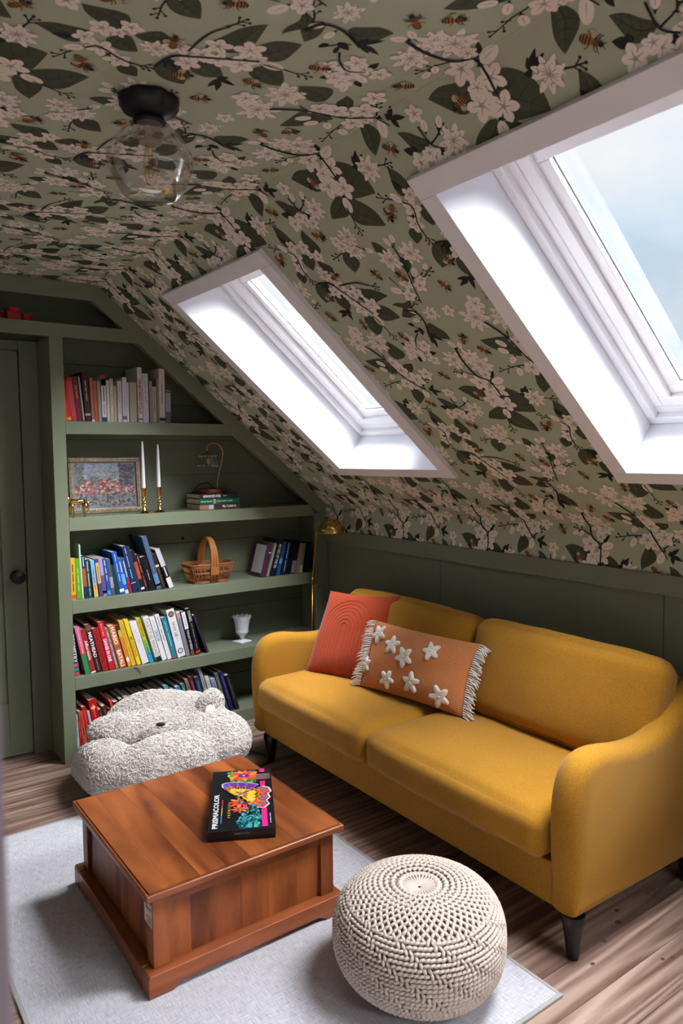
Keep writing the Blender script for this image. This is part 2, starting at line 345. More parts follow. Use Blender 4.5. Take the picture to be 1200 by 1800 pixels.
def fleece(name, rgb):
    # fibres: diffuse plus light passing through
    m = bpy.data.materials.new(name); m.use_nodes = True; t = m.node_tree; t.nodes.clear()
    d = nd(t, 'ShaderNodeBsdfDiffuse'); d.inputs[0].default_value = lin(rgb); r = nd(t, 'ShaderNodeBsdfTranslucent'); r.inputs[0].default_value = lin(rgb)
    x = nd(t, 'ShaderNodeMixShader'); x.inputs[0].default_value = .45; o = nd(t, 'ShaderNodeOutputMaterial')
    t.links.new(d.outputs[0], x.inputs[1]); t.links.new(r.outputs[0], x.inputs[2]); t.links.new(x.outputs[0], o.inputs['Surface'])
    return m

GREEN = mat('sage_green_paint', (117, 124, 103), .5, spec=.35, bump=.12, bscale=60, vary=.04, vscale=6)
GREEND = mat('sage_green_panel', (111, 118, 98), .55, spec=.3, bump=.12, bscale=60, vary=.04, vscale=6)
WHITE = mat('white_trim_paint', (234, 235, 242), .45, spec=.4)
PAPER = mat('wallpaper_ground', (172, 180, 157), .75, spec=.2, bump=.04, bscale=40)
PVC = mat('white_window_frame', (246, 246, 250), .3, spec=.5)
BLACKM = mat('black_metal', (14, 14, 18), .45, spec=.4)
BRASS = mat('polished_brass', (222, 184, 108), .12, metal=1)
BRASSD = mat('aged_brass', (150, 112, 62), .32, metal=1)
PINE = wood('pine_floor', (104, 74, 64), (174, 148, 134), 'X', .9, 20, .5, rand=.08, bump=.25, ring=60, amp=.12)
TEAK = wood('teak_top', (98, 44, 20), (166, 92, 44), 'Y', 1.5, 5.5, .34, rand=.2, coat=.12, bump=.03, ring=30, amp=.13)
TEAKV = wood('teak_panel', (98, 46, 20), (164, 90, 42), 'Z', 1.9, 5, .45, rand=.26, coat=.04, bump=.03)
TEAKX = wood('teak_rail', (106, 50, 26), (152, 82, 44), 'X', 2.6, 8, .36, rand=.12, coat=.15, bump=.05)
TEAKY = wood('teak_rail_long', (102, 48, 26), (148, 80, 42), 'Y', 2.6, 8, .36, rand=.12, coat=.15, bump=.05)
MUSTARD = fabric('mustard_weave', (182, 131, 38), (152, 103, 21), 380, .4, .95, .05, .14)

# ------------------------------------------------------------------ structure: floor
random.seed(3)
floor = structure(G().box(X_LEFT, .3, Y_FRONT, .3, -.06, -.022).build('floor', mat('floor_substrate', (52, 36, 28), .9)), 'worn reddish pine plank floor running along the bookcase wall')
PW = .132; y = -2.553-PW*21
while y < .29:
    y0, y1 = y, min(y+PW, .3)
    if y1 > Y_FRONT:
        x = X_LEFT-random.random()*1.2
        while x < .29:
            ln = random.uniform(1.3, 2.6); a, b = max(x, X_LEFT), min(x+ln, .3)
            if abs(y+2.553) < .01 and x < -.4 < x+ln: b = min(b, .3)
            if b-a > .05:
                G().box(a+.0008, b-.0008, max(y0, Y_FRONT)+.0009, y1-.0009, -.022, random.uniform(-.0012, 0)).build('plank', PINE, floor)
            x += ln
    y += PW
# knots in the boards near the sofa leg, each a dark resinous disc with a ragged edge
KNOT = mat('pine_knot', (92, 62, 52), .5)
for kx, ky, kr in ((-.62, -2.43, .012), (-.74, -2.47, .010), (-.45, -2.36, .013), (-.5, -2.40, .016), (-.52, -2.60, .012), (-.55, -2.585, .009), (-.47, -2.63, .012), (-2.05, -.28, .009), (-1.98, -.44, .008), (-1.86, -.36, .009)):
    g = G(); n = 12
    g.add([(kx+kr*.85*(1+.12*random.uniform(-1, 1))*math.cos(2*PI*i/n), ky+kr*.6*(1+.12*random.uniform(-1, 1))*math.sin(2*PI*i/n), .0004) for i in range(n)], [tuple(range(n))])
    g.build('knot', KNOT, floor)

# ------------------------------------------------------------------ structure: sloped wall, ceiling, knee wall, back
HOLE_V = (.3831-.004, 1.5591+.004)
SKY = [(.5164, 1.4020, .5755, 1.3282), (2.2087, 3.0943, 2.27, 3.0331), (3.901, 4.7866, 3.9623, 4.7254)]   # outer0, outer1, inner0, inner1
def slope_rects(u0, u1, m):
    """rectangles of the slope outside the skylight openings; m: margin"""
    out = []; u = u0
    for o0, o1, i0, i1 in SKY:
        a, b = i0-m, i1+m
        out.append((u, a, 0, VC)); out.append((a, b, 0, HOLE_V[0]-m+.004)); out.append((a, b, HOLE_V[1]+m-.004, VC)); u = b
    out.append((u, u1, 0, VC))
    return out
g = G()
for a, b, c, d in slope_rects(-.37, -Y_FRONT, .004):
    c = -.05 if c == 0 else c      # tuck the lower edge into the knee wall
    g.add([SP(a, c), SP(b, c), SP(b, d), SP(a, d)], [(0, 1, 2, 3)])
wall_sloped = structure(g.build('wall_sloped', PAPER), 'sloped attic wall papered with white blossom, leaves and bees')
g = G().add([(XC, .37, ZC), (XC, Y_FRONT, ZC), (X_LEFT, Y_FRONT, ZC), (X_LEFT, .37, ZC)], [(0, 1, 2, 3)])
ceiling = structure(g.build('ceiling', PAPER), 'flat attic ceiling papered with white blossom, leaves and bees')
g = G().tube([(XC-.001, .0, ZC-.0012), (XC-.001, -3.6, ZC-.0012)], .0011, 5)
g.build('paper_seam', mat('paper_edge', (212, 206, 192), .8), ceiling)
ZT0, ZT1 = 1.0145, 1.0939
wall_right = structure(G().box(.014, .1, Y_FRONT, .37, 0, ZK).box(0, .014, Y_FRONT, .37, ZT1-.01, ZK).build('wall_right', PAPER), 'green panelled knee wall behind the sofa with papered strip above')
G().box(-.013, .0139, Y_FRONT, -.0, ZT0, ZT1).build('top_rail', GREEN, wall_right, bevel=.002)
G().box(-.003, .0139, -.012, 0, .0, ZT0-.0005).build('stile', GREEN, wall_right)
ys = [-.0125, -1.02, -2.239, -3.46, Y_FRONT]
for i in range(4):
    G().box(.004, .0138, ys[i+1]+.0015, ys[i]-.0015, .1, ZT0-.0006).build('panel', GREEND, wall_right, bevel=.002)
G().box(-.012, .0136, Y_FRONT, -.002, 0, .0995).build('baseboard', GREEN, wall_right, bevel=.003)
wall_back = structure(G().box(X_LEFT, .1, .285, .36, 0, ZC+.05).build('wall_back', GREEND))
wall_left = structure(G().box(X_LEFT-.1, X_LEFT, Y_FRONT, .3, 0, ZC+.05).build('wall_left', mat('plain_wall', (206, 204, 204), .8)))
# wall behind the camera with a window opening that lights the room
g = G()
wx0, wx1, wz0, wz1 = -2.6, -1.0, .7, 2.0
g.box(X_LEFT, wx0, Y_FRONT-.12, Y_FRONT, 0, ZC+.05).box(wx1, .1, Y_FRONT-.12, Y_FRONT, 0, ZC+.05).box(wx0, wx1, Y_FRONT-.12, Y_FRONT, 0, wz0).box(wx0, wx1, Y_FRONT-.12, Y_FRONT, wz1, ZC+.05)
wall_front = structure(g.build('wall_front', MATS['plain_wall']))
w4 = structure(thing('window_4', None, None, (0, 0, 0)))
g = G()
for a, b, c, d in ((wx0, wx0+.05, wz0, wz1), (wx1-.05, wx1, wz0, wz1), (wx0+.05, wx1-.05, wz0, wz0+.05), (wx0+.05, wx1-.05, wz1-.05, wz1)): g.box(a, b, Y_FRONT-.08, Y_FRONT-.03, c, d)
g.build('window_frame', PVC, w4)
G().box(wx0+.05, wx1-.05, Y_FRONT-.058, Y_FRONT-.054, wz0+.05, wz1-.05).build('pane', glass('pane_glass', (.98, .99, .985), .02), w4)

# skylights
for k, (o0, o1, i0, i1) in enumerate(SKY):
    w = structure(thing('window_%d' % (k+1), None, None), ['small-looking far skylight with white trim above the sofa and bookcase', 'near skylight with white trim showing cloudy sky', 'skylight behind the camera'][k])
    v0, v1, V0, V1 = .3236, 1.6246, .3831, 1.5591
    T = .022
    S3 = lambda u, v, ww: SP(u, v, ww)
    for nm, (a, b, c, d) in (('trim_board', (o0, o1, V1, v1)), ('trim_board', (o0, o1, v0, V0)), ('trim_board', (o0, i0, V0, V1)), ('trim_board', (i1, o1, V0, V1))):
        G().box(a+.0003, b-.0003, c+.0003, d-.0003, .0005, T, M=S3).build(nm, WHITE, w, bevel=.0015)
    D = .215; e = .004
    for a, b, c, d in ((i0-.02, i0-e, V0-e, V1+e), (i1+e, i1+.02, V0-e, V1+e), (i0-.02, i1+.02, V0-.02, V0-e), (i0-.02, i1+.02, V1+e, V1+.02)):
        G().box(a, b, c, d, -D-.085, 0, M=S3).build('reveal_board', WHITE, w)
    # fixed frame with a rounded inner bead, then the sash, then the glass
    f0 = .055; s0 = .145
    def ring(a0, a1, b0, b1, ww0, ww1, name, m, bev):
        # a: outer rect inset, b: inner inset
        for (a, b, c, d) in ((i0+a0-e, i1-a0+e, V0+a0-e, V0+b0), (i0+a0-e, i1-a0+e, V1-b0, V1-a0+e), (i0+a0-e, i0+b0, V0+b0, V1-b0), (i1-b0, i1-a0+e, V0+b0, V1-b0)):
            G().box(a, b, c, d, ww0, ww1, M=S3).build(name, m, w, bevel=bev, seg=3)
    ring(0, 0, .028, 0, -D-.05, -D+.012, 'window_frame', PVC, .004)
    ring(.028, 0, .06, 0, -D-.06, -D-.012, 'window_frame', PVC, .006)
    ring(.028, 0, .075, 0, -D-.085, -D-.0705, 'window_frame', PVC, 0)
    ring(.066, 0, .105, 0, -D-.07, -D-.010, 'sash', PVC, .004)
    ring(.105, 0, .145, 0, -D-.06, -D-.026, 'sash', PVC, .004)
    ring(.143, 0, .15, 0, -D-.052, -D-.044, 'gasket', mat('grey_gasket', (120, 122, 128), .6), 0)
    G().box(i0+.14, i1-.14, V0+.14, V1-.14, -D-.052, -D-.047, M=S3).build('pane', MATS['pane_glass'], w)
    if k < 2: G().ellipsoid(SP(i0+.015, 1.36, -D+.014), (.004, .004, .004), 8, 6).build('screw_cap', PVC, w, smooth=True)
# ------------------------------------------------------------------ wallpaper print (flat ink on the paper, one repeat copied over the walls)
TU, TV = .612, .9331
CEIL_DU, CEIL_DV = 0.0, 0.0
def wallpaper_tile():
    rnd = random.Random(11)
    V, F, MI = [], [], []
    lay = [0]
    def poly(pts, m):                 # convex or star-shaped polygon, fan about its centre
        o = len(V); c = (sum(p[0] for p in pts)/len(pts), sum(p[1] for p in pts)/len(pts))
        V.append((c[0], c[1], lay[0])); V.extend((p[0], p[1], lay[0]) for p in pts); n = len(pts)
        for i in range(n): F.append((o, o+1+i, o+1+(i+1) % n)); MI.append(m)
    def strip(L, R, m):
        o = len(V); n = len(L)
        V.extend((p[0], p[1], lay[0]) for p in L); V.extend((p[0], p[1], lay[0]) for p in R)
        for i in range(n-1):
            F.append((o+i, o+n+i, o+n+i+1)); MI.append(m); F.append((o+i, o+n+i+1, o+i+1)); MI.append(m)
    def line(pts, w0, w1, m):
        L, R = [], []; n = len(pts)
        for i in range(n):
            a, b = pts[max(i-1, 0)], pts[min(i+1, n-1)]
            dx, dy = b[0]-a[0], b[1]-a[1]; q = math.hypot(dx, dy)+1e-9; w = w0+(w1-w0)*i/(n-1)
            L.append((pts[i][0]-dy/q*w/2, pts[i][1]+dx/q*w/2)); R.append((pts[i][0]+dy/q*w/2, pts[i][1]-dx/q*w/2))
        strip(L, R, m)
    def up(): lay[0] += 1
    def smoothline(p, k=5):
        out = []
        for i in range(len(p)-1):
            p0, p1, p2, p3 = p[max(i-1, 0)], p[i], p[i+1], p[min(i+2, len(p)-1)]
            for j in range(k):
                t = j/k
                out.append(tuple(.5*((2*p1[c])+(-p0[c]+p2[c])*t+(2*p0[c]-5*p1[c]+4*p2[c]-p3[c])*t*t+(-p0[c]+3*p1[c]-3*p2[c]+p3[c])*t**3) for c in (0, 1)))
        return out+[p[-1]]
    def petal(c, a, r, w, m=3, vein=True):
        pts = []; ca, sa = math.cos(a), math.sin(a)
        prof = ((.06, .10), (.30, .34), (.56, .5), (.82, .40), (1, .10))
        for t, q in prof: pts.append((c[0]+ca*t*r-sa*q*w, c[1]+sa*t*r+ca*q*w))
        for t, q in reversed(prof): pts.append((c[0]+ca*t*r+sa*q*w, c[1]+sa*t*r-ca*q*w))
        poly(pts, m)
        if vein:
            up(); line([(c[0]+ca*.1*r, c[1]+sa*.1*r), (c[0]+ca*.6*r, c[1]+sa*.6*r)], .0028, .001, 4)
    def leaf(bx, by, tx, ty, w, bend, small=False):
        dx, dy = tx-bx, ty-by; n = 10; L, R, C2 = [], [], []
        ln = math.hypot(dx, dy); nx, ny = -dy/ln, dx/ln
        for i in range(n+1):
            t = i/n; k = bend*ln*math.sin(PI*t)*1.0+bend*ln*.35*math.sin(2*PI*t)
            cx, cy = bx+dx*t+nx*k, by+dy*t+ny*k
            wl = w*.5*(math.sin(PI*min(1, t**.78))**.85)*(1-.25*max(0, t-.6))
            wl = max(wl, .0004); C2.append((cx, cy))
            L.append((cx+nx*wl*1.04, cy+ny*wl*1.04)); R.append((cx-nx*wl*.96, cy-ny*wl*.96))
        m = 0 if not small else 2
        strip(L, R, m)
        if not small:
            up(); strip([C2[i] for i in range(n+1)], [((C2[i][0]+R[i][0])/2, (C2[i][1]+R[i][1])/2) if .1 < i/n < .95 else C2[i] for i in range(n+1)], 8)
            up(); line(C2[1:-1], .0028, .001, 1)
            for i in (3, 5, 7):
                for S in (L, R):
                    q = S[min(i+1, n)]; c = C2[i]
                    line([c, (c[0]+(q[0]-c[0])*.8, c[1]+(q[1]-c[1])*.8)], .0016, .0006, 1)
        up()
    def flower(x, y, r):
        a0 = rnd.uniform(0, 2*PI); f = rnd.uniform(.78, 1)
        for i in range(5):
            petal((x, y), a0+i*2*PI/5+rnd.uniform(-.08, .08), r*.98*(f if i % 2 else 1), r*.66); up()
        poly([(x+.24*r*(1 if i % 2 else .4)*math.cos(i*PI/5), y+.24*r*(1 if i % 2 else .4)*math.sin(i*PI/5)) for i in range(10)], 4); up()
    def cluster(x, y, r):
        a0 = rnd.uniform(0, 6)
        for i in range(9):
            petal((x, y), a0+i*2*PI/9+rnd.uniform(-.15, .15), r*rnd.uniform(.78, 1.05), r*.33); up()
        for i in range(7):
            a = a0+.3+i*2*PI/7
            petal((x+.12*r*math.cos(a), y+.12*r*math.sin(a)), a, r*.52, r*.26); up()
        for i in range(6):
            a = a0+i*PI/3; q = r*rnd.uniform(.45, .8)
            line(smoothline([(x+q*math.cos(a), y+q*math.sin(a)), (x+q*.8*math.cos(a+.25), y+q*.8*math.sin(a+.25)), (x+q*.95*math.cos(a+.5), y+q*.95*math.sin(a+.5))], 3), .003, .003, 4)
        up(); poly([(x+.2*r*(1 if i % 2 else .4)*math.cos(i*PI/6), y+.2*r*(1 if i % 2 else .4)*math.sin(i*PI/6)) for i in range(12)], 4); up()
    def bud(x, y, sx, sy, r):
        line([(sx, sy), ((x+sx)/2, (y+sy)/2)], .004, .004, 2)
        a = math.atan2(y-sy, x-sx); ca, sa = math.cos(a), math.sin(a)
        poly([(x-ca*r*.75-sa*q, y-sa*r*.75+ca*q) for q in (-r*.4, r*.4)]+[(x-ca*r*1.5, y-sa*r*1.5)], 2); up()
        poly([(x+ca*r*1.0*math.cos(q)-sa*r*.58*math.sin(q), y+sa*r*1.0*math.cos(q)+ca*r*.58*math.sin(q)) for q in [i*PI/6 for i in range(12)]], 3); up()
        line([(x-ca*r*.5, y-sa*r*.5), (x+ca*r*.45, y+sa*r*.45)], .002, .001, 4); up()
    def twig(bx, by, tx, ty):
        dx, dy = tx-bx, ty-by; ln = math.hypot(dx, dy); ux, uy = dx/ln, dy/ln
        line([(bx, by), (bx+dx*.5+uy*ln*.05, by+dy*.5-ux*ln*.05), (tx, ty)], .0055, .003, 2)
        for t, s in ((.55, 1), (.75, -1), (.9, 1), (1, 0)):
            px, py = bx+dx*t, by+dy*t; q = .016
            ex, ey = px+ux*q*.8+s*uy*q*.8, py+uy*q*.8-s*ux*q*.8
            line([(px, py), (ex, ey)], .0035, .003, 2)
            poly([(ex+.0042*math.cos(i*PI/3), ey+.0042*math.sin(i*PI/3)) for i in range(6)], 2)
        up()
    def bee(x, y, hx, hy):
        a = math.atan2(hy-y, hx-x); s = .0155; ca, sa = math.cos(a), math.sin(a)
        T = lambda p, q: (x+(ca*p-sa*q)*s, y+(sa*p+ca*q)*s)
        for k in (1, -1): poly([T(.2+.9*math.cos(t)*.7-.35, k*(.95+.55*math.sin(t))) for t in [i*PI/5 for i in range(10)]], 7)
        up()
        for k in (1, -1):
            for p in (.75, .35, -.2): line([T(p, k*.3), T(p+.25*(1 if p > .3 else -1), k*.95), T(p+.6*(1 if p > .3 else -1), k*1.2)], .0024, .0014, 6)
        line([T(1.5, .1), T(2.0, .5)], .0018, .001, 6); line([T(1.5, -.1), T(2.0, -.5)], .0018, .001, 6)
        up(); poly([T(-.75+1.0*math.cos(t), .62*math.sin(t)) for t in [i*PI/7 for i in range(14)]], 5)
        poly([T(.5+.5*math.cos(t), .5*math.sin(t)) for t in [i*PI/5 for i in range(10)]], 9)
        up(); poly([T(1.2+.36*math.cos(t), .4*math.sin(t)) for t in [i*PI/4 for i in range(8)]], 6)
        for p in (-.3, -.75, -1.15, -1.5):
            h = .56*math.sqrt(max(.05, 1-((p+.75)/1.0)**2)); line([T(p, -h), T(p-.06, 0), T(p, h)], .003, .003, 6)
        up()
    for kind in 'LTKBCFSE':
        for e in WP:
            if e[0] != kind: continue
            if kind == 'L': leaf(*e[1:], small=e[5] < .03)
            elif kind == 'S': line(smoothline([(e[i], e[i+1]) for i in range(2, len(e), 2)]), e[1]*.0011, e[1]*.0008, 2); up()
            elif kind == 'T': twig(*e[1:])
            elif kind == 'K':
                for i in range(3, len(e), 2): leaf(e[1], e[2], e[i], e[i+1], .016, .05, small=True)
            elif kind == 'B': bud(*e[1:])
            elif kind == 'F': flower(*e[1:])
            elif kind == 'C': cluster(*e[1:])
            elif kind == 'E': bee(*e[1:])
    V = np.array(V); V[:, 2] = .0003+V[:, 2]*(.0026/max(lay[0], 1))
    return V, np.array(F), np.array(MI)
TILE = wallpaper_tile()
INK = [mat('ink_leaf', (76, 82, 66), .8, spec=.15), mat('ink_leaf_vein', (50, 54, 46), .8, spec=.15), mat('ink_stem', (46, 48, 46), .8, spec=.15),
       mat('ink_petal', (232, 223, 212), .8, spec=.15), mat('ink_petal_line', (166, 154, 150), .8, spec=.15), mat('ink_bee_amber', (164, 112, 68), .8, spec=.15),
       mat('ink_bee_dark', (48, 38, 34), .8, spec=.15), mat('ink_wing', (176, 172, 146), .8, spec=.15), mat('ink_leaf_shade', (84, 86, 72), .8, spec=.15), mat('ink_bee_brown', (112, 72, 46), .8, spec=.15)]
def print_region(rects, place, parent, du=0, dv=0):
    """repeat the tile over rectangles (u0,u1,v0,v1), clip it to them and lay it on the wall with place(u,v,w)"""
    TVv, TF, TM = TILE
    lo, hi = TVv.min(0), TVv.max(0); Vs, Fs, Ms = [], [], []; nv = 0
    U0, U1 = min(r[0] for r in rects), max(r[1] for r in rects); W0, W1 = min(r[2] for r in rects), max(r[3] for r in rects)
    for i in range(math.floor((U0-hi[0]-du)/TU), math.ceil((U1-lo[0]-du)/TU)+1):
        for j in range(math.floor((W0-hi[1]-dv)/TV), math.ceil((W1-lo[1]-dv)/TV)+1):
            P = TVv+np.array([i*TU+du, j*TV+dv, ((i*7+j*3) % 5)*1e-6])
            for (a, b, c, d) in rects:
                if P[:, 0].max() < a or P[:, 0].min() > b or P[:, 1].max() < c or P[:, 1].min() > d: continue
                T = P[TF]; x, y = T[:, :, 0], T[:, :, 1]
                inside = ((x >= a) & (x <= b) & (y >= c) & (y <= d)).all(1)
                out = (x < a).all(1) | (x > b).all(1) | (y < c).all(1) | (y > d).all(1)
                k = np.nonzero(inside)[0]
                if len(k):
                    Vs.append(T[k].reshape(-1, 3)); Fs.append(nv+np.arange(3*len(k)).reshape(-1, 3)); Ms.append(TM[k]); nv += 3*len(k)
                for q in np.nonzero(~inside & ~out)[0]:
                    pl = [tuple(p) for p in T[q]]
                    for ax, lim, sg in ((0, a, 1), (0, b, -1), (1, c, 1), (1, d, -1)):
                        nw = []
                        for s in range(len(pl)):
                            p, r = pl[s], pl[(s+1) % len(pl)]; fp, fr = sg*(p[ax]-lim), sg*(r[ax]-lim)
                            if fp >= 0: nw.append(p)
                            if fp*fr < 0:
                                t = fp/(fp-fr); nw.append(tuple(p[z]+(r[z]-p[z])*t for z in range(3)))
                        pl = nw
                        if len(pl) < 3: break
                    if len(pl) >= 3:
                        Vs.append(np.array(pl)); f = np.array([(0, s, s+1) for s in range(1, len(pl)-1)])+nv; Fs.append(f); Ms.append(np.full(len(f), TM[q])); nv += len(pl)
    V = np.concatenate(Vs); Fa = np.concatenate(Fs)
    X = place(V[:, 0], V[:, 1], V[:, 2])
    return stuff(npmesh('wallpaper_print', np.stack(X, 1), Fa, INK, parent, np.concatenate(Ms)))
print_region([r for r in slope_rects(0, 4.0, .03)], lambda u, v, w: (-v*CA-w*SA, -u, ZK+v*SA-w*CA), wall_sloped)
print_region([(0, 3.4, ZT1-ZK-.005, 0)], lambda u, v, w: (-w, -u, ZK+v), wall_right)
print_region([(0, 3.4, VC, VC+2.2)], lambda u, v, w: (XC-(v-VC), -u, ZC-w), ceiling, CEIL_DU, CEIL_DV)
# ------------------------------------------------------------------ built-in bookcase
YB_ = .26
bc = thing('bookcase', 'sage green built-in bookcase fitted under the sloping ceiling', 'bookcase', (-.8, .12, 0))
BO = (-.8, .12, 0)
sx = lambda z, k=0: -(z-ZK+k)/math.tan(A)                 # x on the slope line lowered by k
G().box(XP0, XP1, 0, .022, 0, ZH0).build('post', GREEN, bc, BO, bevel=.002)
G().prism([(-3.2, ZH0), (sx(ZH0, .098), ZH0), (sx(ZH1, .098), ZH1), (-3.2, ZH1)], .0005, .022).build('header_rail', GREEN, bc, BO, bevel=.0015)
G().prism([(-3.2, 2.333), (sx(2.333, .098), 2.333), (sx(2.395, .098), 2.395), (-3.2, 2.395)], .0005, .022).build('top_rail', GREEN, bc, BO, bevel=.0015)
G().box(-3.2, XC-.02, -.012, .022, 2.388, ZC-.001).build('crown_strip', GREEN, bc, BO, bevel=.003)
G().prism([(-.0005, ZK-.1), (-.0005, ZK-.001), (sx(ZC-.002, .001), ZC-.002), (sx(ZC-.002, .1), ZC-.002)], -.001, .022).build('slope_trim', GREEN, bc, BO, bevel=.0015)
G().box(-.0822, -.0005, 0, .022, .0, ZK-.06).build('post', GREEN, bc, BO, bevel=.002)
for k, (z0, z1) in enumerate(SHELF):
    xr = -.004
    if k == 0: xr = sx(z1, .012)
    xf = {0: sx(z0, .1), 1: sx(z0, .1), }.get(k, -.0822)
    xf = min(xf, -.0822)
    if k == 4: G().box(XP1+.0003, xf-.0003, .0003, .022, 0, z1).build('base_board', GREEN, bc, BO, bevel=.0015)
    else:
        G().prism([(XP1+.0003, z0), (xf, z0), (min(sx(z1, .1), xf) if k < 2 else xf, z1), (XP1+.0003, z1)], .0003, .022).build('shelf_edge', GREEN, bc, BO, bevel=.0015)
    xr2 = min(-.022, sx(z1, .015)) if k < 2 else -.022
    G().box(XP0+.021, xr2, .0222, YB_-.001, z1-.03, z1).build('shelf', GREEN, bc, BO)
G().box(XP0, XP0+.02, .0222, YB_, 0, ZH0).build('side_panel', GREEN, bc, BO)
G().box(-.021, -.001, .0222, YB_, 0, ZK-.03).build('side_panel', GREEN, bc, BO)
G().prism([(-3.2, ZH1-.03), (sx(ZH1, .012), ZH1-.03), (sx(ZH1, .012), ZH1-.0005), (-3.2, ZH1-.0005)], .0222, YB_).build('shelf', GREEN, bc, BO)
zz = [0, .21, .42, .63, .845, 1.052, 1.25, 1.45, 1.65, 1.85, 2.045, 2.25, ZC-.003]
for i in range(12):
    a, b = zz[i], zz[i+1]-.0025
    x0 = XP0+.0201 if a < 2.15 else -3.2
    if a > 2.0 and a < 2.2: x0 = XP0+.0201
    G().prism([(x0, a), (min(-.0215, sx(a, .004)), a), (min(-.0215, sx(b, .004)), b), (x0, b)], YB_, YB_+.014).build('back_board', GREEND, bc, BO, bevel=.0012)
# knot hole in the back boarding
g = G(); g.add([(-.845+.012*math.cos(t)*random.uniform(.7, 1.2), YB_-.0006, 1.075+.011*math.sin(t)*random.uniform(.7, 1.2)) for t in [i*PI/6 for i in range(12)]], [tuple(range(11, -1, -1))])
g.build('knot', mat('dark_knot', (38, 42, 34), .8), bc, BO)

# ------------------------------------------------------------------ door in its recess, door casing
YD = .24
door = structure(thing('door_1', None, None, (-1.715, YD, 0)), 'sage green panelled door in the recess beside the bookcase')
DO = (-1.715, YD, 0); DX0, DX1, DZ1 = -2.45, -1.715, 2.09
for a, b, c, d in ((DX1-.113, DX1-.002, .012, DZ1), (DX0, DX0+.113, .012, DZ1), (DX0+.1135, DX1-.1135, .012, .29), (DX0+.1135, DX1-.1135, DZ1-.12, DZ1)):
    G().box(a, b, YD, YD+.034, c, d).build('door_rail', GREEND, door, DO, bevel=.002)
G().box(DX0+.1135, DX1-.1135, YD+.012, YD+.03, .2905, DZ1-.1205).build('door_panel', GREEND, door, DO)
kn = G().lathe([(.0, 0), (.030, .0), (.031, .005), (.014, .008), (.012, .03), (.026, .036), (.034, .048), (.033, .062), (.022, .071), (.0, .073)], 20)
kn.v = [(-1.767+x, YD-z, .948+y_) for x, y_, z in kn.v]
kn.build('door_knob', mat('black_knob', (16, 15, 20), .5), door, DO, smooth=True)
cas = structure(thing('trim_1', None, None, (-1.67, YD, 0)), 'green casing around the recessed door')
CO = (-1.67, YD, 0)
G().box(DX1+.002, XP0-.0008, YD-.012, YD+.04, 0, ZH0-.001).build('casing', GREEND, cas, CO, bevel=.002)
G().box(DX0, DX1+.0015, YD-.012, YD+.04, DZ1+.003, ZH0-.001).build('casing', GREEND, cas, CO, bevel=.002)
# white door frame close to the camera, at the left edge of the view
dr = structure(thing('door_2', None, None, (-2.53, -3.36, 0)), 'pale door frame edge close to the camera at the left')
G().box(-2.64, -2.5240, -3.377, -3.335, 0, 2.1).build('door_frame', mat('grey_door_paint', (150, 138, 150), .5), dr, (-2.53, -3.36, 0), bevel=.002)
# ------------------------------------------------------------------ soft shapes
def puff(hx, hy, hz, r, px=0, py=0, pz=0, n=22, wr=.0, seed=0, sag=0):
    """rounded cushion block of half sizes hx,hy,hz; px,py,pz bulge of the faces; returns verts, quads"""
    g = np.linspace(-1, 1, n); idx = {}; V = []; F = []
    def vid(a):
        k = tuple(np.round(a, 5))
        if k not in idx: idx[k] = len(V); V.append(a)
        return idx[k]
    for ax in range(3):
        for s in (-1, 1):
            for i in range(n-1):
                for j in range(n-1):
                    q = []
                    for (p, t) in ((i, j), (i+1, j), (i+1, j+1), (i, j+1)):
                        a = [0, 0, 0]; a[ax] = s; a[(ax+1) % 3] = g[p]; a[(ax+2) % 3] = g[t]; q.append(vid(np.array(a, float)))
                    F.append(q if s > 0 else q[::-1])
    V = np.array(V)
    # denser towards the edges
    V = np.sign(V)*np.abs(V)**.75
    H = np.array([hx, hy, hz]); P = V*H
    Q = np.clip(P, -(H-r), H-r); Dv = P-Q; L = np.linalg.norm(Dv, axis=1); L[L == 0] = 1
    P = Q+Dv/L[:, None]*r*np.minimum(1, np.linalg.norm(Dv, axis=1)/r*1.0)[:, None] if False else Q+Dv/L[:, None]*np.minimum(L, r)[:, None]
    B = np.maximum(0, 1-V**2)
    P[:, 0] += px*np.sign(V[:, 0])*np.abs(V[:, 0])**2*B[:, 1]**.7*B[:, 2]**.7
    P[:, 1] += py*np.sign(V[:, 1])*np.abs(V[:, 1])**2*B[:, 0]**.7*B[:, 2]**.7
    P[:, 2] += pz*np.sign(V[:, 2])*np.abs(V[:, 2])**2*B[:, 0]**.6*B[:, 1]**.6
    if wr:
        for i in range(len(P)):
            p = Vector(P[i]); q = mnoise.noise(p*6+Vector((seed, 0, 0)))*wr+mnoise.noise(p*17+Vector((seed, 3, 0)))*wr*.35
            P[i] += q*V[i]
    return P, np.array(F)
def place(P, o, e1, e2, e3):
    return np.array(o)+np.outer(P[:, 0], e1)+np.outer(P[:, 1], e2)+np.outer(P[:, 2], e3)

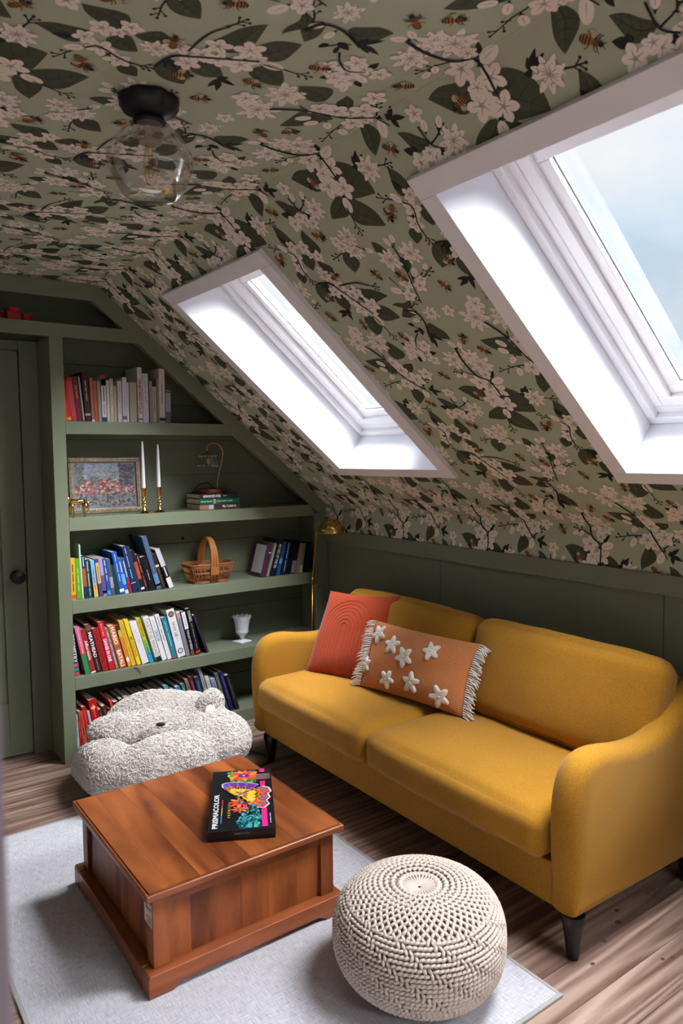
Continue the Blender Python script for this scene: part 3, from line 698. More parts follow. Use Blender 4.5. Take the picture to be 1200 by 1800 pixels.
# ------------------------------------------------------------------ sofa
SO = np.array((-.42, -1.46, 0))
sofa = thing('sofa', 'mustard yellow two-seat sofa with loose cushions and black tapered legs', 'sofa', tuple(SO))
Y0, Y1 = -2.452, -.468
def arm(y_out, y_in, name):
    prof = [(-.795, .145), (-.815, .28), (-.822, .40), (-.818, .50), (-.795, .575), (-.76, .618), (-.71, .637), (-.64, .638), (-.56, .624), (-.47, .613), (-.39, .613), (-.32, .626), (-.25, .655), (-.17, .697), (-.10, .735), (-.04, .755), (-.02, .75), (-.02, .145)]
    # smooth the profile
    pr = []
    n = len(prof)
    for i in range(n-3):
        p0, p1, p2, p3 = prof[max(i-1, 0)], prof[i], prof[i+1], prof[i+2]
        for j in range(3):
            t = j/3; pr.append(tuple(.5*((2*p1[c])+(-p0[c]+p2[c])*t+(2*p0[c]-5*p1[c]+4*p2[c]-p3[c])*t*t+(-p0[c]+3*p1[c]-3*p2[c]+p3[c])*t**3) for c in (0, 1)))
    pr += prof[-3:]
    # cross-section rounded over the thickness: rings from outer to inner with inset
    n = len(pr); cen = (-.42, .42); rings = []
    ts = [0, .06, .18, .34, .5, .66, .82, .94, 1]
    g = G(); vs = []
    for t in ts:
        ins = .046*(1-math.sqrt(max(0, 1-abs(2*t-1)**2.2)))
        yy = y_out+(y_in-y_out)*t
        for i in range(n):
            a, b = pr[i-1], pr[(i+1) % n]; dx, dz = b[0]-a[0], b[1]-a[1]; q = math.hypot(dx, dz)+1e-9
            nx, nz = dz/q, -dx/q
            k = ins if pr[i][1] > .2 else ins*.5
            if i >= n-2: k = 0; 
            vs.append((pr[i][0]+nx*k, yy, pr[i][1]+nz*k))
    m = len(ts)
    fs = [(r*n+i, r*n+(i+1) % n, (r+1)*n+(i+1) % n, (r+1)*n+i) for r in range(m-1) for i in range(n)]
    fs += [tuple(range(n-1, -1, -1)), tuple(range((m-1)*n, m*n))]
    g.add(vs, fs)
    return g.build(name, MUSTARD, sofa, tuple(SO), smooth=True, sharp=60)
arm(Y0, Y0+.105, 'arm'); arm(Y1, Y1-.105, 'arm')
G().box(-.79, -.05, Y0+.1, Y1-.1, .145, .285).build('base_frame', MUSTARD, sofa, tuple(SO), bevel=.006, seg=3)
G().box(-.105, -.02, Y0+.1, Y1-.1, .2855, .735).build('back_frame', MUSTARD, sofa, tuple(SO), bevel=.03, seg=4)
YM = -1.449
def soft(name, c, h, r, bulge, e1, e2, e3, material, parent, off, wr=.004, seed=0, n=22):
    P, F = puff(*h, r, *bulge, n=n, wr=wr, seed=seed)
    return npmesh(name, place(P, np.array(c)-np.array(off), e1, e2, e3), F, material, parent, smooth=True)
X, Yv, Z = np.eye(3)
for k, (a, b) in enumerate(((Y0+.107, YM-.002), (YM+.002, Y1-.107))):
    soft('seat_cushion', (-.535, (a+b)/2, .36), (.305, (b-a)/2, .076), .05, (.012, .0, .022), X, Yv, Z, MUSTARD, sofa, SO, .004, k*5)
tb = math.radians(17); ex = np.array((math.cos(tb), 0, -math.sin(tb))); ez = np.array((math.sin(tb), 0, math.cos(tb)))
for k, (a, b) in enumerate(((Y0+.06, YM-.057), (YM-.053, Y1-.085))):
    soft('back_cushion', (-.232, (a+b)/2, .628), (.085, (b-a)/2, .20), .06, (.035, .0, .012), ex, Yv, ez, MUSTARD, sofa, SO, .007, 9+k*4)
LEGM = mat('black_lacquer_leg', (10, 9, 9), .35, spec=.5)
for x, yy in ((-.765, Y0+.035), (-.765, Y1-.105-.02), (-.09, Y0+.05), (-.09, Y1-.09)):
    g = G().lathe([(.017, 0), (.019, .008), (.024, .05), (.034, .11), (.038, .13), (.036, .145)], 20, (x, yy)); g.build('leg', LEGM, sofa, tuple(SO), smooth=True)

# ------------------------------------------------------------------ pillows
def pillow_mesh(w, h, t, n=26, pinch=.06):
    s = np.linspace(-1, 1, n); U, Vv = np.meshgrid(s, s); U, Vv = U.ravel(), Vv.ravel()
    x = w/2*U*(1-pinch*(1-Vv**2)); y = h/2*Vv*(1-pinch*(1-U**2))
    z = t/2*np.maximum(0, 1-np.abs(U)**2.4)**.55*np.maximum(0, 1-np.abs(Vv)**2.4)**.55
    z = z*(1+.05*np.sin(5*U+2*Vv)+.04*np.sin(7*Vv-3*U))
    return x, y, z, n
def pillow(name, o, e1, e2, e3, w, h, t, m, parent, off, pinch=.06):
    x, y, z, n = pillow_mesh(w, h, t, pinch=pinch)
    P = np.concatenate([np.stack([x, y, z], 1), np.stack([x, y, -z*.8], 1)])
    F = []
    for i in range(n-1):
        for j in range(n-1):
            q = (i*n+j, i*n+j+1, (i+1)*n+j+1, (i+1)*n+j); F.append(q); F.append(tuple(k+n*n for k in reversed(q)))
    return npmesh(name, place(P, np.array(o)-np.array(off), e1, e2, e3), np.array(F), m, parent, smooth=True)
def surf(w, h, t, pinch, u, v):      # front surface point of a pillow
    x = w/2*u*(1-pinch*(1-v*v)); y = h/2*v*(1-pinch*(1-u*u))
    z = t/2*max(0, 1-abs(u)**2.4)**.55*max(0, 1-abs(v)**2.4)**.55
    return x, y, z*(1+.05*math.sin(5*u+2*v)+.04*math.sin(7*v-3*u))
RUST = fabric('rust_cotton', (178, 72, 40), (154, 56, 30), 300, .3, .95, .06)
PEACH = fabric('peach_slub', (202, 132, 84), (172, 106, 62), 160, .5, .95, .06, aniso=(1, 1, 6))
def unit(v): v = np.array(v, float); return v/np.linalg.norm(v)
e1 = unit((.274, -.96, .049)); e2 = unit((.5, .186, .846)); e2 = unit(e2-e1*e2.dot(e1)); e3 = np.cross(e1, e2)
c1 = np.array((-.405, -.805, .640)); O1 = np.array((-.5, -.85, .45))
p1 = thing('throw_pillow', 'square rust-red pillow with stitched arches against the far sofa arm', 'pillow', tuple(O1), group='pillows on the sofa')
W1, H1, T1 = .455, .462, .14
pillow('cover', c1, e1, e2, e3, W1, H1, T1, RUST, p1, O1)
g = G()
for k in range(7):
    r = .10+.10*k; pts = []
    cu, cv = -.05, .08
    for v in np.linspace(-.9, cv, 12): pts.append((cu-r, v))
    for t in np.linspace(PI, 0, 22)[1:]: pts.append((cu+r*math.cos(t), cv+r*math.sin(t)*.98))
    for v in np.linspace(cv, -.9, 12)[1:]: pts.append((cu+r, v))
    pts = [q for q in pts if abs(q[0]) < .93 and abs(q[1]) < .93]
    P = [c1-O1+e1*a+e2*b+e3*(c-.0004) for a, b, c in (surf(W1, H1, T1, .06, *q) for q in pts)]
    g.tube(P, .0030, 6)
g.build('stitched_arches', mat('rust_cord', (158, 60, 34), .95), p1, smooth=True)
e1 = unit((.171, -.985, -.02)); e2 = unit((.36, .048, .93)); e2 = unit(e2-e1*e2.dot(e1)); e3 = np.cross(e1, e2)
c2 = np.array((-.430, -1.328, .606)); O2 = np.array((-.5, -1.33, .45))
p2 = thing('lumbar_pillow', 'peach oblong pillow with white tufted flowers and fringed ends', 'pillow', tuple(O2), group='pillows on the sofa')
W2, H2, T2 = .60, .315, .13
pillow('cover', c2, e1, e2, e3, W2, H2, T2, PEACH, p2, O2, .05)
TUFT = fabric('white_tuft', (236, 228, 220), (206, 196, 188), 260, .8, 1, .05)
# eight star flowers: (u, v) on the pillow front, size
for fu, fv, fs, fa in ((-.80, .62, .048, .2), (-.44, .40, .048, .8), (-.12, .14, .051, .3), (.33, .50, .047, .5), (-.38, -.62, .045, .1), (.10, -.52, .050, .9), (.62, -.66, .052, .4), (-.93, -.35, .040, .7)):
    x, yv, z = surf(W2, H2, T2, .05, fu, fv)
    d = .02
    pu = np.array(surf(W2, H2, T2, .05, min(.99, fu+d), fv))-np.array((x, yv, z)); pv = np.array(surf(W2, H2, T2, .05, fu, min(.99, fv+d)))-np.array((x, yv, z))
    a1 = unit(pu); a2 = unit(pv-a1*pv.dot(a1)); a3 = np.cross(a1, a2)
    g = G(); n = 40; rings = [(1, -.003), (1, .003), (.8, .008), (.45, .009), (.12, .007)]; vs = []
    rr = random.Random(int(fu*100)+7)
    for s, zz in rings:
        for i in range(n):
            t = 2*PI*i/n; r = fs*(.76+.24*math.cos(5*(t+fa)))*s*rr.uniform(.96, 1.04)
            q = np.array((x, yv, z))+a1*r*math.cos(t)+a2*r*math.sin(t)+a3*(zz+rr.uniform(-.001, .001))
            vs.append(c2-O2+e1*q[0]+e2*q[1]+e3*q[2])
    m = len(rings)
    g.add(vs, [(k*n+i, k*n+(i+1) % n, (k+1)*n+(i+1) % n, (k+1)*n+i) for k in range(m-1) for i in range(n)]+[tuple(range((m-1)*n, m*n))])
    fo = g.build('tufted_flower', TUFT, p2, smooth=True, sharp=180)
    G().ellipsoid(tuple(c2-O2+e1*(x+a3[0]*.005)+e2*(yv+a3[1]*.005)+e3*(z+a3[2]*.005)), (.008, .008, .006), 8, 6).build('flower_centre', mat('pale_pink_yarn', (228, 206, 196), .95), fo, smooth=True)
rr = random.Random(5)
FR = mat('cream_fringe', (228, 220, 214), .95, bump=.3, bscale=400)
for s in (-1, 1):
    g = G()
    for i in range(34):
        v = -.97+1.94*i/33; x, yv, z = surf(W2, H2, T2, .05, s*.985, v)
        for q in range(3):
            L = rr.uniform(.035, .06); dv = rr.uniform(-.3, .3); dz = rr.uniform(-.25, .45)
            pts = []
            for t in (0, .35, .7, 1):
                pts.append(c2-O2+e1*(x+s*L*t)+e2*(yv+L*dv*t*t-.018*t*t+rr.uniform(-.003, .003)*t)+e3*(z+.004+L*dz*t*(1-t*.5)+rr.uniform(-.002, .002)))
            g.tube(pts, [.0032, .003, .0028, .0012], 5)
    stuff(g.build('fringe', FR, p2, smooth=True))

# ------------------------------------------------------------------ rug
def rug_mat():
    m, t, b = principled('grey_flatweave')
    co = nd(t, 'ShaderNodeTexCoord'); cols = []
    for sc in ((420, 26, 1), (26, 420, 1)):
        mp_ = nd(t, 'ShaderNodeMapping'); mp_.inputs['Scale'].default_value = sc
        n = nd(t, 'ShaderNodeTexNoise'); n.inputs['Scale'].default_value = 1; n.inputs['Detail'].default_value = 3
        t.links.new(co.outputs['Object'], mp_.inputs[0]); t.links.new(mp_.outputs[0], n.inputs['Vector']); cols.append(n)
    a = nd(t, 'ShaderNodeMath', operation='ADD'); t.links.new(cols[0].outputs['Fac'], a.inputs[0]); t.links.new(cols[1].outputs['Fac'], a.inputs[1])
    r = nd(t, 'ShaderNodeValToRGB'); r.color_ramp.elements[0].position = .36; r.color_ramp.elements[1].position = .64
    hf = nd(t, 'ShaderNodeMath', operation='MULTIPLY'); hf.inputs[1].default_value = .5
    r.color_ramp.elements[0].color = lin((160, 158, 164)); r.color_ramp.elements[1].color = lin((208, 206, 215))
    t.links.new(a.outputs[0], hf.inputs[0]); t.links.new(hf.outputs[0], r.inputs['Fac']); t.links.new(r.outputs['Color'], b.inputs['Base Color'])
    b.inputs['Roughness'].default_value = .95; b.inputs['Specular IOR Level'].default_value = .15
    bp = nd(t, 'ShaderNodeBump'); bp.inputs['Strength'].default_value = .3; bp.inputs['Distance'].default_value = .0015
    t.links.new(hf.outputs[0], bp.inputs['Height']); t.links.new(bp.outputs['Normal'], b.inputs['Normal'])
    return m
RX0, RX1, RY0, RY1 = -2.195, -.925, -2.503, -.591
rug = thing('rug', 'pale grey flatwoven rug under the coffee table and pouf', 'rug', (-1.56, -1.547, 0))
RO = (-1.56, -1.547, 0)
G().box(RX0+.012, RX1-.012, RY0+.012, RY1-.012, .0005, .0075).build('rug_field', rug_mat(), rug, RO)
BIND = fabric('grey_binding', (176, 174, 172), (150, 148, 146), 500)
g = G()
for a, b, c, d in ((RX0, RX1, RY0, RY0+.0118), (RX0, RX1, RY1-.0118, RY1), (RX0, RX0+.0118, RY0+.0119, RY1-.0119), (RX1-.0118, RX1, RY0+.0119, RY1-.0119)): g.box(a, b, c, d, .0004, .0085)
g.build('binding', BIND, rug, RO, bevel=.002)

# ------------------------------------------------------------------ coffee table
ZR = .0085
CT = (-1.545, -1.45, ZR)
ct = thing('coffee_table', 'square reddish wooden box coffee table with planked top', 'coffee table', CT)
tx0, tx1, ty0, ty1, tz = -1.889, -1.200, -1.822, -1.098, .317
random.seed(21)
n = 8; ws = [random.uniform(.8, 1.25) for _ in range(n)]; tot = sum(ws); x = tx0+.012
for i in range(n):
    w = (tx1-tx0-.024)*ws[i]/tot
    G().box(x+.0002, x+w-.0002, ty0+.012, ty1-.012, tz-.018, tz+random.uniform(-.0003, .0003)).build('top_plank', TEAK, ct, CT)
    x += w
for a, b, c, d, m in ((tx0, tx1, ty0, ty0+.0118, TEAKX), (tx0, tx1, ty1-.0118, ty1, TEAKX), (tx0, tx0+.0118, ty0+.0119, ty1-.0119, TEAKY), (tx1-.0118, tx1, ty0+.0119, ty1-.0119, TEAKY)):
    G().box(a, b, c, d, tz-.024, tz-.002).build('top_edge', m, ct, CT, bevel=.005, seg=3)
bx0, bx1, by0, by1 = -1.862, -1.228, -1.795, -1.125
for a, b in ((bx0, by0), (bx1-.05, by0), (bx0, by1-.05), (bx1-.05, by1-.05)):
    G().box(a, a+.05, b, b+.05, .0762, tz-.0245).build('corner_post', TEAKV, ct, CT, bevel=.0015)
for yy in (by0+.004, by1-.026): G().box(bx0+.0502, bx1-.0502, yy, yy+.022, tz-.062, tz-.0245).build('rail', TEAKX, ct, CT, bevel=.001)
for xx in (bx0+.004, bx1-.026): G().box(xx, xx+.022, by0+.0502, by1-.0502, tz-.062, tz-.0245).build('rail', TEAKY, ct, CT, bevel=.001)
def panels(lo, hi, k, fn):
    ws = [random.uniform(.7, 1.3) for _ in range(k)]; t = sum(ws); q = lo
    for w in ws:
        e = q+(hi-lo)*w/t; fn(q+.0002, e-.0002); q = e
for yy in (by0+.012, by1-.024): panels(bx0+.0502, bx1-.0502, 6, lambda a, b: G().box(a, b, yy, yy+.012, .0762, tz-.0622).build('side_plank', TEAKV, ct, CT))
for xx in (bx0+.012, bx1-.024): panels(by0+.0502, by1-.0502, 6, lambda a, b: G().box(xx, xx+.012, a, b, .0762, tz-.0622).build('side_plank', TEAKV, ct, CT))
# plinth moulding with bracket-foot cut-outs
def plinth(lo, hi, fixed0, fixed1, along):
    prof = [(lo, ZR), (lo+.075, ZR), (lo+.088, ZR+.010), (lo+.105, ZR+.016), (hi-.105, ZR+.016), (hi-.088, ZR+.010), (hi-.075, ZR), (hi, ZR), (hi, .066), (hi-.004, .076), (lo+.004, .076), (lo, .066)]
    M = (lambda a, b, c: (a, b, c)) if along == 'x' else (lambda a, b, c: (b, a, c))
    G().prism(prof, fixed0, fixed1, M=M).build('plinth', TEAKX if along == 'x' else TEAKY, ct, CT, bevel=.003, seg=3)
qx0, qx1, qy0, qy1 = -1.889, -1.202, -1.822, -1.098
plinth(qx0, qx1, qy0, qy0+.055, 'x'); plinth(qx0, qx1, qy1-.055, qy1, 'x')
plinth(qy0+.0552, qy1-.0552, qx0, qx0+.055, 'y'); plinth(qy0+.0552, qy1-.0552, qx1-.055, qx1, 'y')
tg = G().box(bx0-.0012, bx0-.0004, -1.795+.006, -1.795+.062, .195, .262).build('paper_label', mat('paper_white', (214, 208, 200), .8), ct, CT)
g = G()
for i in range(4): g.box(bx0-.0016, bx0-.0013, -1.786, -1.786+.03+.008*(i % 2), .222-.007*i, .2245-.007*i)
g.box(bx0-.0016, bx0-.0013, -1.785, -1.745, .243, .249).build('label_print', mat('label_ink', (88, 84, 80), .8), tg, CT)
tg.parent = ct

# ------------------------------------------------------------------ boxed pencil set on the table
bu = unit((.194, -.104, 0)); bv = unit((.104, .194, 0))     # lid right, lid up (away from the front edge)
bw, bh, bt = .217, .452, .036
# spine corner of the lid: near-left
b0 = np.array((-1.6225, -1.662, tz+.0004))
bx = thing('pencil_box', 'black boxed pencil set with a bright butterfly lid on the coffee table', 'box', tuple(b0), (0, 0, math.atan2(bu[1], bu[0])))
BLK = mat('box_black', (16, 17, 24), .35, spec=.5)
G().box(.002, bw-.002, .002, bh-.002, 0, .012).build('box_base', mat('box_black_base', (10, 10, 14), .4), bx, bevel=.001)
G().box(0, bw, 0, bh, .0124, bt).build('box_lid', BLK, bx, bevel=.0015)
ZL = bt+.0002
def decal(pts, c, z=0, name='print'):
    n = len(pts); cx = sum(p[0] for p in pts)/n; cy = sum(p[1] for p in pts)/n
    g = G(); g.add([(cx, cy, ZL+z)]+[(p[0], p[1], ZL+z) for p in pts], [(0, 1+i, 1+(i+1) % n) for i in range(n)])
    return g
ART = {}
def art(pts, c, z):
    n = len(pts); cx = sum(p[0] for p in pts)/n; cy = sum(p[1] for p in pts)/n
    ART.setdefault(tuple(c), G()).add([(cx, cy, ZL+z)]+[(p[0], p[1], ZL+z) for p in pts], [(0, 1+i, 1+(i+1) % n) for i in range(n)])
def ell(cx, cy, a, b, rot, c, z, n=12):
    ca, sa = math.cos(rot), math.sin(rot)
    art([(cx+a*math.cos(t)*ca-b*math.sin(t)*sa, cy+a*math.cos(t)*sa+b*math.sin(t)*ca) for t in [2*PI*i/n for i in range(n)]], c, z)
def U(x, y_): return (x*bw, y_*bh)           # lid coordinates 0..1
rr = random.Random(9)
# foliage at the top, teal foliage at the bottom
for i in range(120):
    y_ = rr.uniform(.74, .97); x = rr.uniform(.24+max(0, (.97-y_))*.5*0+(.97-y_)*.45, .72)
    ell(*U(x, y_), .011, .005, rr.uniform(0, 3), rr.choice([(60, 130, 50), (120, 170, 60), (30, 90, 50), (190, 200, 70), (60, 150, 120)]), .00001*i+.0001, 8)
for i in range(150):
    y_ = rr.uniform(.02, .36); x = rr.uniform(.36+.5*y_*0+.1*(1-y_), .78)
    if y_ > .2 and x < .5+.5*(y_-.2): continue
    ell(*U(x, y_), .012, .0045, rr.uniform(.6, 2.2), rr.choice([(40, 140, 140), (20, 80, 90), (90, 190, 180), (16, 50, 66), (70, 170, 190)]), .00001*i+.0001, 8)
for i in range(9): ell(*U(.70+.025*i*0+.13+.001*i, .80+.012*i), .034, .0022, .05, [(120, 124, 130), (190, 110, 110), (80, 84, 92)][i % 3], .0014, 10)
# strip
for y0_, y1_ in ((.02, .30), (.60, .76), (.93, .995)):
    art([U(.80, y0_), U(.885, y0_), U(.885, y1_), U(.80, y1_)], (226, 40, 140), .0015)
# flowers
for (fx, fy, r, pet) in ((.53, .88, .052, 13), (.50, .41, .046, 10), (.47, .30, .03, 8)):
    cx, cy = U(fx, fy)
    for i in range(pet):
        t = 2*PI*i/pet; ell(cx+r*.55*math.cos(t), cy+r*.42*math.sin(t), r*.5, r*.17, t, [(240, 96, 40), (250, 140, 50), (226, 64, 60)][i % 3], .0016+.00001*i)
    for i in range(pet):
        t = 2*PI*(i+.5)/pet; ell(cx+r*.26*math.cos(t), cy+r*.2*math.sin(t), r*.24, r*.06, t, (110, 40, 140), .0019)
    ell(cx, cy, r*.13, r*.1, 0, (250, 180, 70), .0021)
# butterfly: body axis and two wings
def wing(root, tips, cols, edge, z):
    art([U(*p) for p in tips], edge, z)
    cx = sum(p[0] for p in tips)/len(tips); cy = sum(p[1] for p in tips)/len(tips)
    art([U(p[0]*.92+root[0]*.08*.5+cx*.04, p[1]*.94+cy*.06) for p in tips], cols[0], z+.0001)
    n = len(tips)
    for i, p in enumerate(tips):
        for f, c, s in ((.42, cols[1], .020), (.62, cols[2], .014), (.78, cols[3], .011), (.9, cols[4], .006)):
            x, y_ = root[0]+(p[0]-root[0])*f, root[1]+(p[1]-root[1])*f
            ell(*U(x, y_), s, s*.42, math.atan2((p[1]-root[1])*bh, (p[0]-root[0])*bw), c, z+.0002+.00004*i)
root = (.46, .52)
wing(root, [(.46, .53), (.30, .60), (.17, .68), (.16, .74), (.24, .765), (.42, .76), (.60, .745), (.78, .70), (.70, .64), (.58, .57)],
     [(120, 50, 150), (240, 200, 60), (230, 120, 60), (70, 130, 220), (200, 80, 180)], (236, 220, 240), .0024)
wing(root, [(.47, .50), (.62, .60), (.84, .665), (.95, .63), (.985, .56), (.93, .52), (.96, .46), (.90, .41), (.94, .35), (.86, .29), (.74, .30), (.60, .37), (.50, .45)],
     [(210, 84, 60), (250, 210, 70), (246, 130, 50), (80, 150, 220), (90, 60, 170)], (236, 220, 240), .0032)
ell(*U(.53, .555), .034, .0035, .62, (30, 60, 120), .0042)
ell(*U(.42, .49), .008, .005, .4, (60, 80, 70), .0042)
art([U(.175, .10), U(.188, .10), U(.20, .47), U(.187, .47)], (60, 160, 210), .0012); art([U(.180, .22), U(.192, .22), U(.20, .47), U(.187, .47)], (240, 200, 60), .0013); art([U(.186, .34), U(.196, .34), U(.2, .47), U(.187, .47)], (230, 70, 120), .0014)
for c, g in ART.items():
    stuff(g.build('lid_print', flat(c, .45), bx))
WI = flat((236, 236, 240), .5); GO = flat((214, 170, 80), .5)
lettering('PRISMACOLOR', bh*.53, .0185, (bw*.095, bh*.30, ZL+.0012), (0, 1, 0), (-1, 0, 0), WI, bx, bold=.03)
lettering('P R E M I E R', bh*.22, .009, (bw*.30, bh*.29, ZL+.0012), (0, 1, 0), (-1, 0, 0), GO, bx)
lettering('--- ------- -------', bh*.15, .005, (bw*.93, bh*.14, ZL+.0012), (0, 1, 0), (-1, 0, 0), WI, bx)
lettering('PRISMACOLOR', bw*.22, .005, (bw*.5, -.0003, .024), (1, 0, 0), (0, 0, 1), flat((120, 120, 120)), bx)

# ------------------------------------------------------------------ knitted pouf
def pouf():
    cx, cy, R, h = -1.213, -2.212, .247, .302
    t = thing('pouf', 'round cream knitted cotton pouf on the rug beside the sofa', 'pouf', (cx, cy, .0085))
    sp = lambda q, e: math.copysign(abs(q)**e, q)
    def S(th, s, off=0):          # s: 0 bottom centre .. 1 top centre along the profile
        ph = -PI/2+PI*s
        r = R*sp(math.cos(ph), .75); z = h/2+h/2*sp(math.sin(ph), .75)
        if s > .8: z -= .02*((s-.8)/.2)**2                     # dimple
        r *= 1+.012*math.sin(3*th+1)
        nr = math.cos(ph); nz_ = math.sin(ph)
        return Vector(((r+off*nr)*math.cos(th), (r+off*nr)*math.sin(th), z+off*nz_))
    # inner body
    g = G(); n, k = 48, 24; vs = [S(2*PI*j/n, min(max(i/k, .004), .996), -.004) for i in range(k+1) for j in range(n)]
    g.add(vs, [(i*n+j, i*n+(j+1) % n, (i+1)*n+(j+1) % n, (i+1)*n+j) for i in range(k) for j in range(n)]+[tuple(range(n-1, -1, -1)), tuple(range(k*n, k*n+n))])
    g.v = [(x, y_, max(z, 0)) for x, y_, z in g.v]
    g.build('pouf_body', mat('pouf_lining', (168, 148, 132), .95), t, smooth=True, sharp=180)
    V, F = [], []
    # a unit stitch: slanted capsule, 6-sided, 4 rings
    def stitch(p, d, nrm, L, r):
        b = d.cross(nrm).normalized(); o = len(V)
        for q, s in ((-.5, .35), (-.22, 1), (.22, 1), (.5, .35)):
            c = p+d*(q*L)+nrm*(r*.55*(1-4*q*q))
            for j in range(6):
                a = 2*PI*j/6; V.append(c+(b*math.cos(a)*.95+nrm*math.sin(a))*(r*s))
        for i in range(3):
            for j in range(6): F.append((o+i*6+j, o+i*6+(j+1) % 6, o+(i+1)*6+(j+1) % 6, o+(i+1)*6+j))
    rr = random.Random(2)
    # side rows
    rows = 30; s0, s1 = .08, .705
    ss = np.linspace(s0, s1, 400); arc = np.concatenate([[0], np.cumsum([(S(0, ss[k+1])-S(0, ss[k])).length for k in range(399)])])
    for i in range(rows):
        s = float(np.interp(arc[-1]*i/(rows-1), arc, ss))
        rad = S(0, s).xy.length; nc = int(2*PI*rad/.0140)
        for j in range(nc):
            th = 2*PI*(j+.5*(i % 2)*0)/nc+.004*rr.uniform(-1, 1)
            blk = (th/(2*PI)*14+i*.17) % 1.0
            p = S(th, s); nrm = (S(th, s, .01)-p).normalized(); e = (S(th+.02, s)-p).normalized(); up = nrm.cross(e)
            if blk < .16: d = (up*1.0+e*.35*(1 if j % 2 else -1)).normalized(); L, r = .0205, .0056
            elif blk < .24: d = (up*.8-e*.5).normalized(); L, r = .0185, .0050
            else: d = (e*1.0+up*.38).normalized(); L, r = .0205, .0053
            stitch(p, d, nrm, L, r)
    # top: radial openwork knit, columns converge on the dimple
    rows = 11
    for i in range(rows):
        s = .718+(.955-.718)*i/(rows-1); rad = S(0, s).xy.length
        nc = 48 if i < 8 else 30
        for j in range(nc):
            th = 2*PI*(j+.5*(i % 2))/nc
            p = S(th, s); nrm = (S(th, s, .01)-p).normalized(); e = (S(th+.02, s)-p).normalized(); up = nrm.cross(e)
            w = 2*PI*rad/nc
            for sg in (1, -1):
                d = (up*.8+e*sg*.6).normalized(); stitch(p+e*(sg*w*.24), d, nrm, .0225, .0050)
    for j in range(30):
        th = 2*PI*j/30; a, b = S(th, .94), S(th+.08, .996); stitch((a+b)/2, (b-a).normalized(), Vector((0, 0, 1)), (b-a).length*1.15, .0036)
    stuff(npmesh('knit_cover', np.array([(v.x, v.y, max(v.z, .0003)) for v in V]), np.array(F), mat('cotton_rope', (200, 186, 176), .9, bump=.4, bscale=300), t, smooth=True))
pouf()

